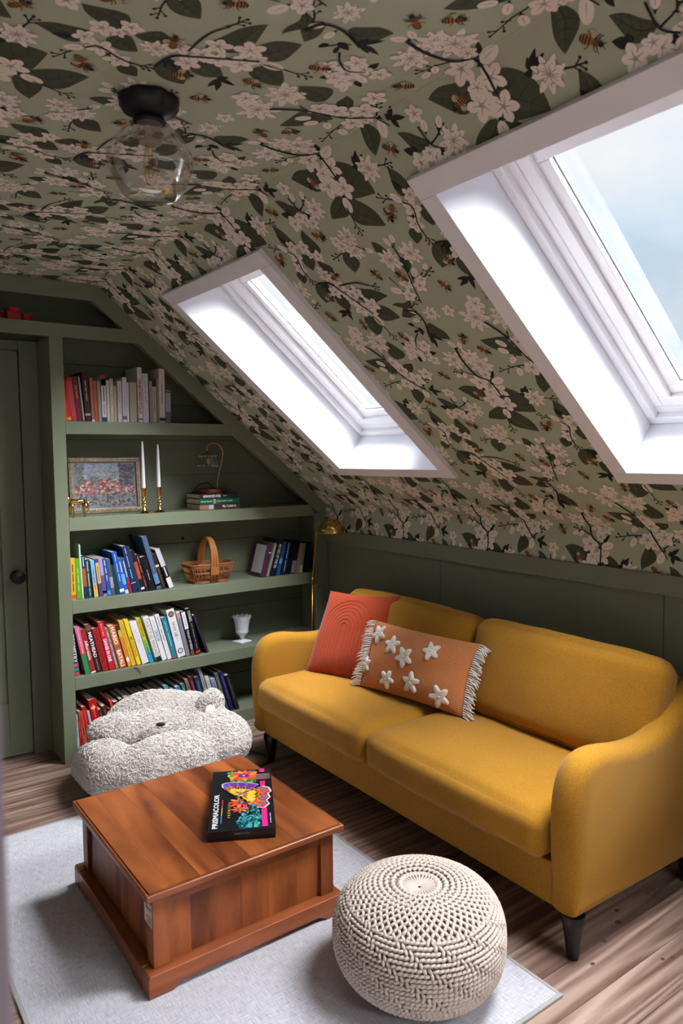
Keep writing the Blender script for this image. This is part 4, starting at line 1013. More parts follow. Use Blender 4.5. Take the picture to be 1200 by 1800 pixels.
# ------------------------------------------------------------------ fleece bean bag with a bear face
def beanbag(blobs, name, t=None, K=22000, label=None):
    B = Vector((-1.285, -.415, 0))
    if t is None: t = thing('bean_bag', 'fluffy cream fleece bean bag shaped like a bear, slumped by the bookcase', 'bean bag', tuple(B))
    bm = bmesh.new()
    def blob(c, r, rot=None):
        M = Matrix.Translation(Vector(c))
        if rot: M = M @ Matrix.Rotation(rot[0], 4, rot[1])
        M = M @ Matrix.Diagonal((*r, 1)); bmesh.ops.create_uvsphere(bm, u_segments=28, v_segments=18, radius=1, matrix=M)
    for c, r, rot in blobs: blob(c, r, rot)
    me = bpy.data.meshes.new('tmp'); bm.to_mesh(me); bm.free()
    o = bpy.data.objects.new('tmp', me); COL.objects.link(o)
    md = o.modifiers.new('r', 'REMESH'); md.mode = 'VOXEL'; md.voxel_size = .011
    sm = o.modifiers.new('s', 'SMOOTH'); sm.iterations = 5; sm.factor = .5
    dg = bpy.context.evaluated_depsgraph_get(); me2 = bpy.data.meshes.new_from_object(o.evaluated_get(dg)); bpy.data.objects.remove(o)
    n = len(me2.vertices); P = np.zeros(n*3, np.float32); me2.vertices.foreach_get('co', P); P = P.reshape(-1, 3)
    N = np.zeros(n*3, np.float32); me2.vertices.foreach_get('normal', N); N = N.reshape(-1, 3)
    # soft lumps, flat on the floor, pressed against the bookcase
    for i in range(n):
        v = Vector(P[i]); P[i] += N[i]*(.010*mnoise.noise(v*7)+.005*mnoise.noise(v*16))
    P[:, 2] = np.maximum(P[:, 2], np.where(P[:, 1]+B.y < -.57, .0094, .0005)); P[:, 1] = np.minimum(P[:, 1], -B.y-.012)
    me2.vertices.foreach_set('co', P.ravel()); me2.polygons.foreach_set('use_smooth', [True]*len(me2.polygons)); me2.update()
    me2.vertices.foreach_get('normal', N.ravel())
    FL = mat('cream_fleece', (190, 182, 176), 1.0, spec=.1, sheen=.2)
    me2.materials.clear(); me2.materials.append(FL)
    body = bpy.data.objects.new(name, me2); COL.objects.link(body); body.parent = t
    # fleece: small curled loops of yarn over the whole skin
    me2.calc_loop_triangles(); T = np.zeros(len(me2.loop_triangles)*3, np.int32); me2.loop_triangles.foreach_get('vertices', T); T = T.reshape(-1, 3)
    rg = np.random.default_rng(4)
    a, b, c = P[T[:, 0]], P[T[:, 1]], P[T[:, 2]]; area = np.linalg.norm(np.cross(b-a, c-a), axis=1); area[(a[:, 2] < .004)] = 0
    k = rg.choice(len(T), K, p=area/area.sum()); w = rg.dirichlet((1, 1, 1), K)
    Q = a[k]*w[:, :1]+b[k]*w[:, 1:2]+c[k]*w[:, 2:]; fn = np.cross(b-a, c-a)[k]; fn /= np.linalg.norm(fn, axis=1)[:, None]
    tn = rg.normal(0, 1, (K, 3)); tn -= fn*(tn*fn).sum(1)[:, None]; tn /= np.linalg.norm(tn, axis=1)[:, None]; bt = np.cross(fn, tn)
    R = rg.uniform(.0045, .0085, K)[:, None]; rad = rg.uniform(.0015, .0024, K)[:, None]; lean = rg.uniform(-.6, .6, K)[:, None]
    rings = []
    for th in np.linspace(.15, PI*.95, 5):
        p = Q+tn*R*math.cos(th)+(fn+bt*lean)*R*.75*math.sin(th); rdir = tn*math.cos(th)+fn*math.sin(th)
        s_ = .6 if th < .3 or th > 2.8 else 1
        for q in (0, 2*PI/3, 4*PI/3): rings.append(p+(rdir*math.cos(q)+bt*math.sin(q))*rad*s_)
    V = np.stack(rings, 1).reshape(-1, 3); o5 = np.arange(K)[:, None]*15
    F = np.concatenate([o5+np.array([[r*3+q, r*3+(q+1) % 3, (r+1)*3+(q+1) % 3, (r+1)*3+q]]) for r in range(4) for q in range(3)])
    V[:, 2] = np.maximum(V[:, 2], np.where(V[:, 1]+B.y < -.57, .0095, .0006))
    stuff(npmesh('fleece', V, F, mat('fleece_yarn', (222, 214, 210), 1.0, spec=.05), body, smooth=True))
    return t, B, P, N
BAG = [((0, .02, .11), (.40, .33, .125), None), ((-.05, -.215, .15), (.30, .14, .128), None), ((-.28, -.08, .14), (.13, .21, .125), None), ((.22, -.07, .16), (.20, .26, .135), None), ((.27, .08, .18), (.13, .2, .12), None)]
HEAD = [((.04, .18, .25), (.23, .16, .11), None), ((-.15, .06, .25), (.17, .14, .068), (.08, 'Y')), ((-.02, .035, .255), (.22, .14, .06), None), ((.17, .12, .25), (.17, .18, .085), None)]
EAR = [((.272, -.005, .29), (.09, .05, .08), (.3, 'Z'))]
bag, BB, BP, BN = beanbag(BAG, 'bag_body', None, 16000)
_, _, HP, HN = beanbag(HEAD, 'bear_head', bag, 8000)
beanbag(EAR, 'bear_ear', bag, 1600)
# eye on the head's front, ear lining
q = np.argmin(np.linalg.norm(HP-np.array((-.03, -.13, .33)), axis=1)); ep = HP[q]+HN[q]*.007
G().ellipsoid(tuple(float(v) for v in ep), (.023, .011, .009), 14, 8, M=Matrix.Rotation(.25, 3, 'Y')).build('eye', mat('black_felt', (20, 18, 20), .7), bag, smooth=True, sharp=180)
G().ellipsoid((.25, -.052, .28), (.042, .014, .04), 16, 10, M=Matrix.Rotation(.3, 3, 'Z')).build('ear_lining', fabric('white_plush', (236, 232, 228), (220, 214, 208), 200, .3), bag, smooth=True, sharp=180)
# ------------------------------------------------------------------ books
def make_book(x0, zb, w, H, lean, depth, spec, label, group, yb=.0245, rotflat=False):
    right = lean < 0
    L = math.radians(lean)
    t = thing('book', label, 'book', (x0+(w/math.cos(L) if right else 0), yb, zb+.0003), (0, -L, 0), group)
    xo = -w if right else 0
    c = flat(spec[0], .45); cb = .0022 if w > .012 else .0012
    g = G().box(xo, xo+w, 0, cb, 0, H).box(xo, xo+cb, cb, depth, 0, H).box(xo+w-cb, xo+w, cb, depth, 0, H)
    g.build('cover', c, t, bevel=.0006, seg=1)
    ins = .003 if H > .2 else .0015
    G().box(xo+cb+.0001, xo+w-cb-.0001, cb+.0001, depth-.002, ins, H-ins).build('pages', mat('book_pages', (214, 204, 184), .9, bump=.3, bscale=500), t)
    for (f0, f1, col) in spec[1]:
        G().box(xo+.0004, xo+w-.0004, -.0005, -.0001, H*f0, H*f1).build('spine_band', flat(col, .5), t)
    for (s, f0, f1, hh, col) in spec[2]:
        lettering(s, H*(f1-f0), w*hh, (xo+w/2, -.0008, H*(f0+f1)/2), (0, 0, -1), (1, 0, 0), flat(col, .5), t, bold=.02)
    return t
O_ = []
def S_(c, bands=(), texts=()): return (c, bands, texts)
BK, WH = (24, 24, 28), (226, 224, 222)
def rule(col, a=.12, b=.8, h=.34): return ((('a line of words'), a, b, h, col),)
ROW = {}
ROW['A'] = dict(z=1.7324, n='top shelf of red and white books', d=.15, items=[
 (-1.5548, .0118, .206, .5, 'orange', S_((222, 92, 34))), (-1.5424, .0205, .204, 2.5, 'red', S_((196, 44, 34), [(.03, .1, (220, 170, 50))])),
 (-1.5195, .0255, .217, 5.4, 'crimson', S_((176, 44, 62), [(.04, .9, (186, 62, 80))])), (-1.4917, .0243, .223, 5.6, 'reddish brown', S_((104, 42, 36), [], [('--- ------', .5, .8, .4, (190, 140, 90))])),
 (-1.4653, .0095, .234, 5.2, 'thin black and white', S_(BK, [(.02, .95, (150, 150, 148))])), (-1.4515, .0282, .248, 3.4, 'tall maroon', S_((70, 22, 34), [(.12, .16, (200, 180, 150))], [('---- --- ------', .42, .82, .42, (200, 160, 80))])),
 (-1.4205, .0155, .22, 2.2, 'dusty pink', S_((158, 100, 88), [(0, .05, WH)])), (-1.4038, .0165, .206, 2.0, 'rusty orange', S_((176, 92, 52))), (-1.3858, .0152, .205, 1.4, 'grey and white', S_((150, 148, 140))),
 (-1.3677, .0243, .235, .6, 'white book with a red top', S_((214, 210, 212), [(.78, 1, (160, 40, 40)), (.8, .93, (170, 120, 90)), (0, .1, (50, 60, 90))], [('--------', .45, .75, .5, (60, 60, 80)), ('- ---- -----', .15, .4, .3, (190, 90, 90))])),
 (-1.3414, .014, .212, .4, 'slim white', S_((206, 206, 204))), (-1.3253, .0185, .221, .2, 'cream', S_((196, 188, 166), [], [('----- --- ----', .2, .9, .4, (232, 228, 214))])), (-1.3058, .0146, .186, 0, 'short cream', S_((186, 178, 154))),
 (-1.287, .0222, .211, -.3, 'pale lilac-white', S_((206, 202, 206), [], [('--- ----- -----', .2, .85, .35, (150, 150, 160))])), (-1.2616, .022, .232, -.5, 'taller lilac-white', S_((212, 208, 218), [(.06, .14, (120, 90, 130))], [('---------', .15, .6, .35, (170, 170, 190))])),
 (-1.2385, .0113, .208, -.5, 'very slim white', S_((216, 214, 214))), (-1.2229, .039, .209, .1, 'thick beige', S_((176, 166, 148))),
 (-1.1785, .0252, .289, .1, 'tall white book with red capitals', S_((206, 204, 204), [(.055, .075, (40, 40, 50))], [('VINEYARD FOLK', .15, .8, .62, (176, 58, 52))])), (-1.1513, .0313, .258, .2, 'bluish white', S_((196, 202, 212), [], [('----- --- -----', .4, .85, .42, (150, 165, 185))])),
 (-1.115, .0169, .221, 0, 'tan', S_((160, 140, 120))), (-1.0974, .0208, .192, 0, 'short grey-white', S_((180, 178, 174), [], [('----- ------', .3, .9, .4, (110, 110, 110))])), (-1.0739, .0105, .235, 0, 'taupe', S_((140, 128, 116))),
 (-1.0621, .033, .289, -.4, 'tallest off-white', S_((200, 194, 188), [(.04, .1, (60, 40, 60))], [('------ ---------', .35, .72, .3, (80, 80, 90))])), (-1.0265, .0295, .176, -.6, 'short grey', S_((150, 156, 164), [(.0, .35, (96, 100, 108)), (.93, .97, (60, 62, 70))]))])
ROW['B'] = dict(z=.8312, n='shelf with the wicker basket', d=.16, items=[
 (-1.5539, .024, .214, .6, 'yellow', S_((218, 172, 42), [(.02, .12, (200, 90, 40))], [('----- ----- -----', .2, .85, .5, (120, 70, 30))])), (-1.5271, .0245, .21, 1.6, 'bright green', S_((96, 160, 46), [], [('--- ----- ----', .2, .75, .3, (200, 226, 150))])),
 (-1.5006, .0085, .281, 2.2, 'tall thin mint', S_((176, 214, 190))), (-1.4895, .0184, .222, 3.0, 'navy book with an orange label', S_((44, 50, 70), [(.28, .7, (176, 84, 40))], [('--------', .75, .97, .45, WH)])),
 (-1.4694, .0206, .2, 3.6, 'dark teal', S_((26, 66, 74), [], [('------ --------', .3, .95, .5, (160, 200, 200)), ('----- ----', .06, .26, .4, (160, 200, 200))])), (-1.439, .0213, .194, 5.2, 'sky blue and yellow', S_((120, 176, 214), [(0, .35, (206, 176, 90))], [('--- ---- ---', .2, .75, .4, (190, 60, 60))])),
 (-1.4124, .0185, .199, 5.8, 'purple and yellow', S_((88, 62, 120), [(.35, .9, (206, 176, 110))], [('----', .4, .8, .4, (110, 60, 60))])), (-1.392, .0186, .2, 6.2, 'lavender picture', S_((150, 150, 196), [(.05, .55, (92, 84, 130)), (.08, .14, (200, 70, 100))])),
 (-1.3704, .0202, .199, 7.0, 'blue', S_((52, 74, 140), [(.02, .14, (70, 140, 190))], [('--- --- ---', .4, .95, .4, (214, 214, 230))])), (-1.3481, .0189, .194, 7.4, 'slate blue', S_((70, 84, 116), [(.2, .5, (140, 150, 180))])),
 (-1.3264, .0198, .158, 8.6, 'short dark green', S_((30, 60, 50))), (-1.3038, .025, .229, 10.0, 'vivid blue', S_((34, 86, 176), [(.05, .12, WH)], [('---- ----- ----', .3, .95, .3, (190, 210, 240))])),
 (-1.2769, .019, .195, 11.6, 'blue and white', S_((52, 90, 160), [(.26, .55, (90, 170, 220)), (.0, .1, (200, 206, 214))], [('-----', .6, .9, .5, WH)])), (-1.2549, .0176, .196, 12.0, 'blue book with a red foot', S_((50, 80, 150), [(0, .4, (150, 36, 44))], [('--------', .45, .9, .45, WH)])),
 (-1.2338, .0273, .257, 12.4, 'navy book with spaced capitals', S_((30, 48, 84), [(.2, .21, WH)], [('--- ------ -----', .3, .95, .36, (150, 176, 206))])), (-1.2037, .0148, .257, 13.6, 'slim navy', S_((36, 50, 80))),
 (-1.187, .0193, .232, 14.2, 'black book with a red panel', S_((26, 28, 40), [(.3, .72, (168, 70, 50)), (.05, .1, WH)])), (-1.1656, .0191, .209, 14.6, 'dark book with orange lettering', S_((28, 30, 44), [], [('----- -----', .5, .95, .4, (200, 110, 60)), ('- -----', .12, .4, .4, (190, 90, 60))])),
 (-1.1421, .0322, .192, 14.6, 'thick black', S_((22, 22, 28), [], [('--- ------- ----', .3, .6, .3, (180, 180, 190))])), (-1.1021, .0278, .305, 15.0, 'tallest steel blue', S_((70, 88, 120), [(.05, .3, (90, 130, 170)), (.06, .1, WH)], [('----', .35, .9, .3, (110, 110, 150))])),
 (-1.0697, .0202, .207, 16.2, 'brown-black', S_((44, 36, 32), [(.62, .68, (210, 200, 180))], [('---------', .1, .6, .4, (120, 90, 60))])), (-1.0317, .0273, .234, 19.5, 'black and white', S_((24, 24, 28), [(0, .26, (214, 210, 214)), (.55, 1, (186, 184, 196))], [('--------', .3, .53, .5, WH)]))])
ROW['C'] = dict(z=.8312, n='dim right end of the basket shelf', d=.14, items=[
 (-.4609, .019, .201, -15.0, 'purple book with a pale back cover', S_((74, 44, 78))), (-.44, .0169, .203, -15.0, 'dark red', S_((92, 40, 44), [(.7, .74, WH)])), (-.4209, .0158, .204, -17.5, 'grey', S_((140, 142, 150))),
 (-.4014, .0445, .217, -17.5, 'thick black book with white capitals', S_((24, 26, 34), [], [('MOVIES OF THE 30s', .2, .88, .42, (220, 218, 206))])), (-.3524, .021, .208, -15, 'blue', S_((30, 90, 160), [(.35, .5, (80, 160, 210))])), (-.318, .0295, .202, -13.2, 'navy', S_((22, 34, 60), [], [('------- -----', .1, .95, .4, (150, 180, 210))])),
 (-.2829, .027, .199, -12.8, 'plain black', S_((20, 20, 26))), (-.2516, .03, .199, -12.2, 'black book with a white streak', S_((24, 24, 30), [(.02, .4, (120, 122, 130))])), (-.2134, .0228, .184, -12.0, 'tan', S_((150, 122, 98))),
 (-.1874, .0195, .182, -9.9, 'off-white', S_((120, 112, 104), [(0, .25, (190, 186, 180))])), (-.1619, .044, .187, -7.3, 'thick dark', S_((22, 24, 26)))])
ROW['D'] = dict(z=.4356, n='cookbook shelf', d=.19, items=[
 (-1.5512, .0245, .222, 5.1, 'patterned dark', S_((30, 44, 60), [(.0, .1, (190, 60, 90)), (.12, .2, (60, 130, 140)), (.22, .3, (190, 80, 110))], [('PIEOMETRY', .32, .98, .7, (226, 232, 230))])),
 (-1.4968, .025, .258, 11.2, 'pink and green', S_((220, 96, 140), [(0, .42, (36, 142, 84)), (.42, .6, (214, 70, 80))], [('Cooking at Home', .44, .97, .5, (240, 200, 210))])),
 (-1.4693, .026, .243, 11.6, 'dull red', S_((150, 46, 44), [(0, .035, WH)], [('Affordable', .3, .74, .6, (240, 226, 226))])), (-1.4403, .027, .262, 11.8, 'dark maroon book with white capitals', S_((58, 28, 36), [(.87, .98, (110, 76, 76))], [('MEATHEAD', .31, .84, .62, (244, 242, 240)), ('--- ------- -- --------', .04, .28, .4, (150, 120, 124))])),
 (-1.4093, .033, .238, 12.0, 'brick red', S_((156, 36, 34), [], [('---- --- ----', .2, .9, .3, (110, 30, 30))])), (-1.3726, .0288, .268, 12.1, 'scarlet', S_((206, 26, 40), [(.16, .64, (206, 20, 60))], [('DINNER IN ONE', .17, .64, .62, (244, 240, 244)), ('MOLLY BAZ', .7, .96, .3, (240, 180, 180))])),
 (-1.3398, .0172, .231, 13.4, 'grey-brown', S_((140, 116, 110), [], [('--- -- ---- --------', .1, .9, .5, (214, 200, 196))])), (-1.3163, .0338, .239, 14.0, 'orange book with white capitals', S_((206, 104, 44), [(.44, .53, (150, 90, 90))], [('MARIO', .56, .97, .62, (246, 240, 236)), ('BATALI', .04, .42, .62, (246, 240, 236))])),
 (-1.2733, .0172, .24, 14.4, 'yellow-orange', S_((226, 158, 40), [(.88, 1, (60, 40, 70)), (.72, .86, (180, 196, 80)), (.12, .22, WH)], [("LET'S COOK", .25, .7, .6, (214, 96, 40))])),
 (-1.2529, .0232, .262, 14.8, 'golden yellow', S_((222, 172, 52), [], [('----- -- ----', .5, .95, .45, (196, 140, 40)), ('----', .2, .42, .4, (190, 130, 40))])),
 (-1.2238, .0217, .265, 15.0, 'lemon yellow', S_((226, 204, 44), [], [('MI COCINA', .18, .62, .66, (214, 84, 40))])), (-1.1948, .0368, .246, 15.6, 'thick white', S_((222, 220, 222), [], [('------ --- ----', .5, .82, .2, (180, 180, 186))])),
 (-1.1534, .0218, .264, 15.7, 'yellow, green and blue', S_((120, 190, 110), [(.6, 1, (224, 186, 30)), (.42, .6, (170, 196, 60)), (0, .22, (30, 150, 220))], [('TACOPEDIA', .58, .97, .6, (60, 56, 30)), ('--- ---- ------------', .2, .5, .5, (30, 80, 120))])),
 (-1.116, .0298, .265, 15.6, 'white book with a black foot', S_((226, 224, 226), [(0, .1, (30, 30, 34))], [('TARTINE BREAD', .12, .97, .6, (176, 164, 156))])), (-1.0822, .0266, .259, 15.3, 'white book with blue capitals', S_((224, 226, 230), [], [('CEVICHE', .44, .7, .6, (50, 120, 170)), ('--------', .75, .93, .4, (170, 200, 214))])),
 (-1.0506, .0238, .267, 15.0, 'slim white', S_((220, 220, 224), [], [('--------', .72, .95, .3, (120, 110, 120)), ('---- ------', .42, .68, .3, (90, 90, 100))])), (-1.0231, .027, .245, 14.2, 'teal and navy', S_((48, 128, 150), [(.03, .08, (180, 70, 60))], [('----- -------', .3, .9, .35, (150, 206, 214))])),
 (-.9906, .0458, .282, 13.2, 'thickest white book with a dark roundel', S_((226, 224, 230), [], [('THE', .66, .74, .3, (130, 130, 136)), ('FOOD', .55, .64, .4, (130, 130, 136)), ('LAB', .43, .52, .4, (110, 110, 116)), ('------ ---- -------', .34, .41, .2, (170, 170, 174))])),
 (-.9409, .0222, .268, 12.7, 'grey', S_((128, 130, 142), [(.84, .93, (190, 150, 140)), (.95, 1, (200, 198, 196))])), (-.9135, .0234, .263, 12.2, 'black book with a white head', S_((34, 28, 34), [(.6, .98, (224, 222, 226)), (0, .1, (120, 70, 50))], [('THE JOY OF PIZZA', .12, .57, .6, (240, 238, 236)), ('--- ------', .65, .92, .3, (130, 130, 134))])),
 (-.8835, .0302, .274, 12.2, 'thick black book with a red foot', S_((20, 20, 24), [(.03, .08, (206, 50, 44))], [('COOKS', .72, .95, .5, (226, 224, 220)), ('--- ------- -- ----', .12, .68, .3, (150, 150, 120))])), (-.8188, .0155, .24, 19.5, 'leaning dark purple', S_((48, 42, 54)))])
ORD = ['leftmost', 'second', 'third', 'fourth', 'fifth', 'sixth', 'seventh', 'eighth', 'ninth', 'tenth', 'eleventh', 'twelfth', 'thirteenth', 'fourteenth', 'fifteenth', 'sixteenth', 'seventeenth', 'eighteenth', 'nineteenth', 'twentieth', 'twenty-first', 'twenty-second', 'twenty-third', 'twenty-fourth', 'twenty-fifth', 'twenty-sixth']
BOOKS = {}
rb = random.Random(8)
for key, R_ in ROW.items():
    for i, (x0, w, H, lean, desc, spec) in enumerate(R_['items']):
        word = desc if 'book' in desc or 'picture' in desc else desc+' book'
        lab = word+', '+ORD[i]+(' from left' if i else '')+', '+R_['n']
        BOOKS[(key, i)] = make_book(x0, R_['z'], w*.985, H, lean, min(.232, R_['d']+H*.1+rb.uniform(-.01, .02)), spec, lab, 'books on the '+R_['n'])
# roundels on the thick white cookbook
b18 = BOOKS[('D', 17)]; H = .282; w = .0458*.985
for f, r, c in ((.9, .017, (70, 58, 48)), (.13, .016, (96, 92, 110))):
    g = G(); g.add([(w/2+r*math.cos(t), -.0007, H*f+r*math.sin(t)) for t in [i*PI/12 for i in range(24)]], [tuple(range(24))]); o = g.build('roundel', flat(c), b18)
    g = G(); g.add([(w/2+r*.62*math.cos(t), -.0010, H*f+r*.62*math.sin(t)) for t in [i*PI/12 for i in range(24)]], [tuple(range(24))]); g.build('roundel_centre', flat((150, 124, 90) if f > .5 else (222, 220, 226)), o)
# pale back cover on the first book of the dim group
b = BOOKS[('C', 0)]
G().box(-.019*.985-.0004, -.019*.985-.0001, .006, .125, .02, .19).build('cover_print', flat((186, 186, 184)), b)
# bookmark ribbon hanging from the cookbook shelf
g = G(); pts = [(-1.262, .0, .4362), (-1.238, -.004, .4366), (-1.216, -.014, .434), (-1.2, -.018, .4285)]
for i in range(3): g.add([(pts[i][0], pts[i][1]-.003, pts[i][2]), (pts[i][0], pts[i][1]+.003, pts[i][2]+.0006), (pts[i+1][0], pts[i+1][1]+.003, pts[i+1][2]+.0006), (pts[i+1][0], pts[i+1][1]-.003, pts[i+1][2])], [(0, 1, 2, 3)])
tag(g.build('bookmark_ribbon', flat((206, 96, 60))), 'orange ribbon bookmark trailing over the cookbook shelf edge', 'bookmark')

# bottom shelf: leaning books, mostly hidden behind the bean bag
zb = .0655
low = [(-1.553, .013, .17, 2, 'slim white and blue', (190, 196, 206)), (-1.538, .015, .15, 4, 'short red', (176, 34, 34)), (-1.520, .021, .185, 7, 'salmon', (206, 92, 74)), (-1.496, .021, .205, 8, 'red', (196, 36, 40)),
       (-1.470, .012, .18, 9, 'white paperback', (206, 202, 200)), (-1.452, .040, .235, 9.5, 'large red book with a yellow face', (196, 24, 34)), (-1.406, .02, .175, 12, 'dark green', (40, 60, 52)), (-1.38, .022, .19, 13, 'dark crimson', (110, 30, 36)),
       (-1.352, .016, .17, 13, 'black', (28, 28, 30)), (-1.33, .012, .215, 14, 'bright orange', (232, 80, 34)), (-1.31, .024, .20, 14, 'charcoal', (44, 44, 48)), (-1.278, .022, .21, 14, 'brown', (70, 52, 44)), (-1.25, .025, .215, 14, 'pale grey', (150, 150, 150)),
       (-1.218, .024, .2, 14, 'black and cream', (40, 38, 40)), (-1.188, .022, .21, 14, 'stone', (140, 132, 124)), (-1.16, .03, .2, 14, 'dark slate', (50, 54, 64)), (-1.123, .025, .2, 14, 'ink blue', (30, 40, 70)), (-1.09, .027, .21, 14, 'deep purple', (56, 44, 80)),
       (-1.055, .026, .215, 14.5, 'white and violet', (184, 176, 200)), (-1.02, .022, .235, 15, 'turquoise', (80, 170, 180)), (-.99, .024, .2, 15, 'pale blue', (150, 180, 200)), (-.957, .025, .215, 15, 'mid blue', (80, 130, 176)), (-.923, .022, .225, 15, 'teal', (50, 120, 130)),
       (-.893, .02, .25, 15, 'tan', (170, 120, 90)), (-.866, .022, .258, 15, 'maroon', (96, 40, 56)), (-.836, .03, .25, 15, 'black and blue', (40, 60, 90)), (-.798, .018, .3, 15, 'tall grey-white', (176, 178, 182)), (-.772, .022, .24, 15, 'white print', (214, 216, 218)),
       (-.741, .026, .22, 15, 'blue-white', (150, 170, 190)), (-.706, .022, .25, 16, 'dark grey', (90, 92, 96)), (-.676, .024, .255, 16, 'navy', (40, 44, 90)), (-.64, .026, .225, 17, 'dark', (40, 36, 42))]
for i, (x0, w, H, lean, desc, c) in enumerate(low):
    word = desc if 'book' in desc else desc+' book'
    nb = 'rightmost' if i == len(low)-1 else (ORD[i]+(' from left' if i else '') if i < 16 else ORD[len(low)-1-i].replace('leftmost', 'rightmost')+' from right')
    tx = [('--------- -------', .3, .9, .4, tuple(min(255, v+70) if sum(c) < 330 else max(0, v-80) for v in c))]
    bk = make_book(x0, zb, w*.97, H, lean, .19, S_(c, [], tx if i not in (4, 9) else []), word+', '+nb+' on the bottom shelf', 'books on the bottom shelf')
    if i == 5:
        g = G()
        for (cx, cz, rx_, rz_, cc) in ((.018, .19, .012, .01, 0),): g.add([(cx+rx_*math.cos(t), -.0011, cz+rz_*math.sin(t)) for t in [q*PI/8 for q in range(16)]], [tuple(range(16))])
        g.build('cover_emblem', flat((232, 196, 120)), bk)
        G().add([(.006, -.001, .06), (.032, -.001, .06), (.028, -.001, .10), (.02, -.001, .115), (.010, -.001, .10)], [(0, 1, 2, 3, 4)]).build('cover_emblem', flat((60, 100, 150)), bk)

# ------------------------------------------------------------------ picture frame, horse, candles
zs2 = 1.2514
GOLD = mat('antique_gilt', (150, 134, 112), .4, metal=.6, bump=.6, bscale=90, vary=.3, vscale=60)
pf = thing('framed_painting', 'gilt framed painting of red and white garden flowers leaning on the shelf', 'painting', (-1.297, .205, zs2+.0004), (-math.radians(5), 0, 0))
fw, fh, ft = .392, .302, .027
for a, b, c, d in ((-fw/2, fw/2, fh-ft, fh), (-fw/2, fw/2, 0, ft), (-fw/2, -fw/2+ft, ft, fh-ft), (fw/2-ft, fw/2, ft, fh-ft)):
    G().box(a+.0001, b-.0001, 0, .022, c+.0001, d-.0001).build('frame_rail', GOLD, pf, bevel=.005, seg=2)
g = G()
for i in range(34):
    x = -fw/2+.01+(fw-.02)*i/33
    for z in (ft*.5, fh-ft*.5): g.ellipsoid((x, -.0005, z), (.0048, .004, .0048), 6, 4)
for i in range(25):
    z = .02+(fh-.04)*i/24
    for x in (-fw/2+ft*.5, fw/2-ft*.5): g.ellipsoid((x, -.0005, z), (.0048, .004, .0048), 6, 4)
stuff(g.build('frame_beading', GOLD, pf, smooth=True))
cv = G().box(-fw/2+ft, fw/2-ft, .010, .016, ft, fh-ft).build('canvas', mat('canvas_ground', (140, 148, 164), .8), pf)
rr = random.Random(4); DAB = {}
x0, x1, z0, z1 = -fw/2+ft, fw/2-ft, ft, fh-ft
for i in range(900):
    u, v = rr.random(), rr.random()
    if v > .80: c = rr.choice([(160, 172, 190), (168, 180, 196), (174, 184, 198), (154, 166, 184)])
    elif v > .64: c = rr.choice([(186, 190, 198), (170, 176, 188), (150, 160, 176), (160, 166, 160)])
    elif v > .30: c = rr.choice([(176, 74, 72), (190, 100, 92), (168, 66, 68), (214, 204, 194), (206, 196, 186), (200, 140, 130)])
    else: c = rr.choice([(96, 108, 112), (120, 126, 122), (150, 142, 140), (84, 96, 106), (170, 160, 152), (150, 90, 86)])
    if u > .74 and v > .45+.3*abs(u-.87): c = rr.choice([(104, 96, 112), (120, 110, 124), (86, 92, 96), (140, 120, 130)])
    if u < .14 and v > .5: c = rr.choice([(110, 116, 112), (130, 132, 128)])
    if .25 < u < .42 and .52 < v < .7: c = rr.choice([(120, 118, 112), (138, 134, 130)])
    cx, cz = x0+.011+(x1-x0-.022)*u, z0+.009+(z1-z0-.018)*v; a, b_ = rr.uniform(.006, .012), rr.uniform(.004, .007); r = rr.uniform(0, 3); yy = .0098-.000002*i
    DAB.setdefault(c, G()).add([(cx+a*math.cos(t)*math.cos(r)-b_*math.sin(t)*math.sin(r), yy, cz+a*math.cos(t)*math.sin(r)*.7+b_*math.sin(t)*math.cos(r)) for t in [q*PI/3 for q in range(6)]], [tuple(range(6))])
for c, g in DAB.items(): stuff(g.build('brush_strokes', flat(c, .7), cv))

HB = (-1.512, .012, zs2)
hs = thing('horse_figurine', 'small brass horse figurine standing at the shelf edge before the painting', 'figurine', HB)
g = G()
g.tube([(.035, 0, .078), (.02, 0, .080), (-.005, 0, .076), (-.028, 0, .078), (-.04, 0, .084)], [.011, .0165, .014, .0165, .012], 12)
g.tube([(-.036, 0, .080), (-.048, 0, .098), (-.058, 0, .112)], [.0135, .010, .008], 10)
g.tube([(-.054, 0, .116), (-.066, 0, .108), (-.08, 0, .098)], [.008, .0075, .0045], 10)
body = g.build('horse_body', BRASS, hs, smooth=True, sharp=180)
for x, s, k in ((-.034, .008, -.004), (-.030, -.008, .006), (.028, .008, .004), (.033, -.008, -.003)):
    hind = x > 0
    G().tube([(x, s, .072), (x+(.006 if hind else 0), s, .05), (x+(-.003 if hind else .002)+k*.5, s, .035), (x+(.006 if hind else 0)+k, s, .02), (x+(.004 if hind else 0)+k, s, .006), (x+(.003 if hind else -.002)+k, s, .0003)], [.010, .008, .0045, .0042, .0036, .006], 8).build('leg', BRASS, hs, smooth=True, sharp=180)
G().tube([(.042, 0, .084), (.054, 0, .072), (.056, 0, .05), (.053, 0, .03)], [.004, .005, .0045, .0015], 8).build('tail', BRASS, hs, smooth=True, sharp=180)
for s in (-.004, .004): G().tube([(-.054, s, .120), (-.053, s*1.4, .130)], [.003, .0006], 6).build('ear', BRASS, hs)

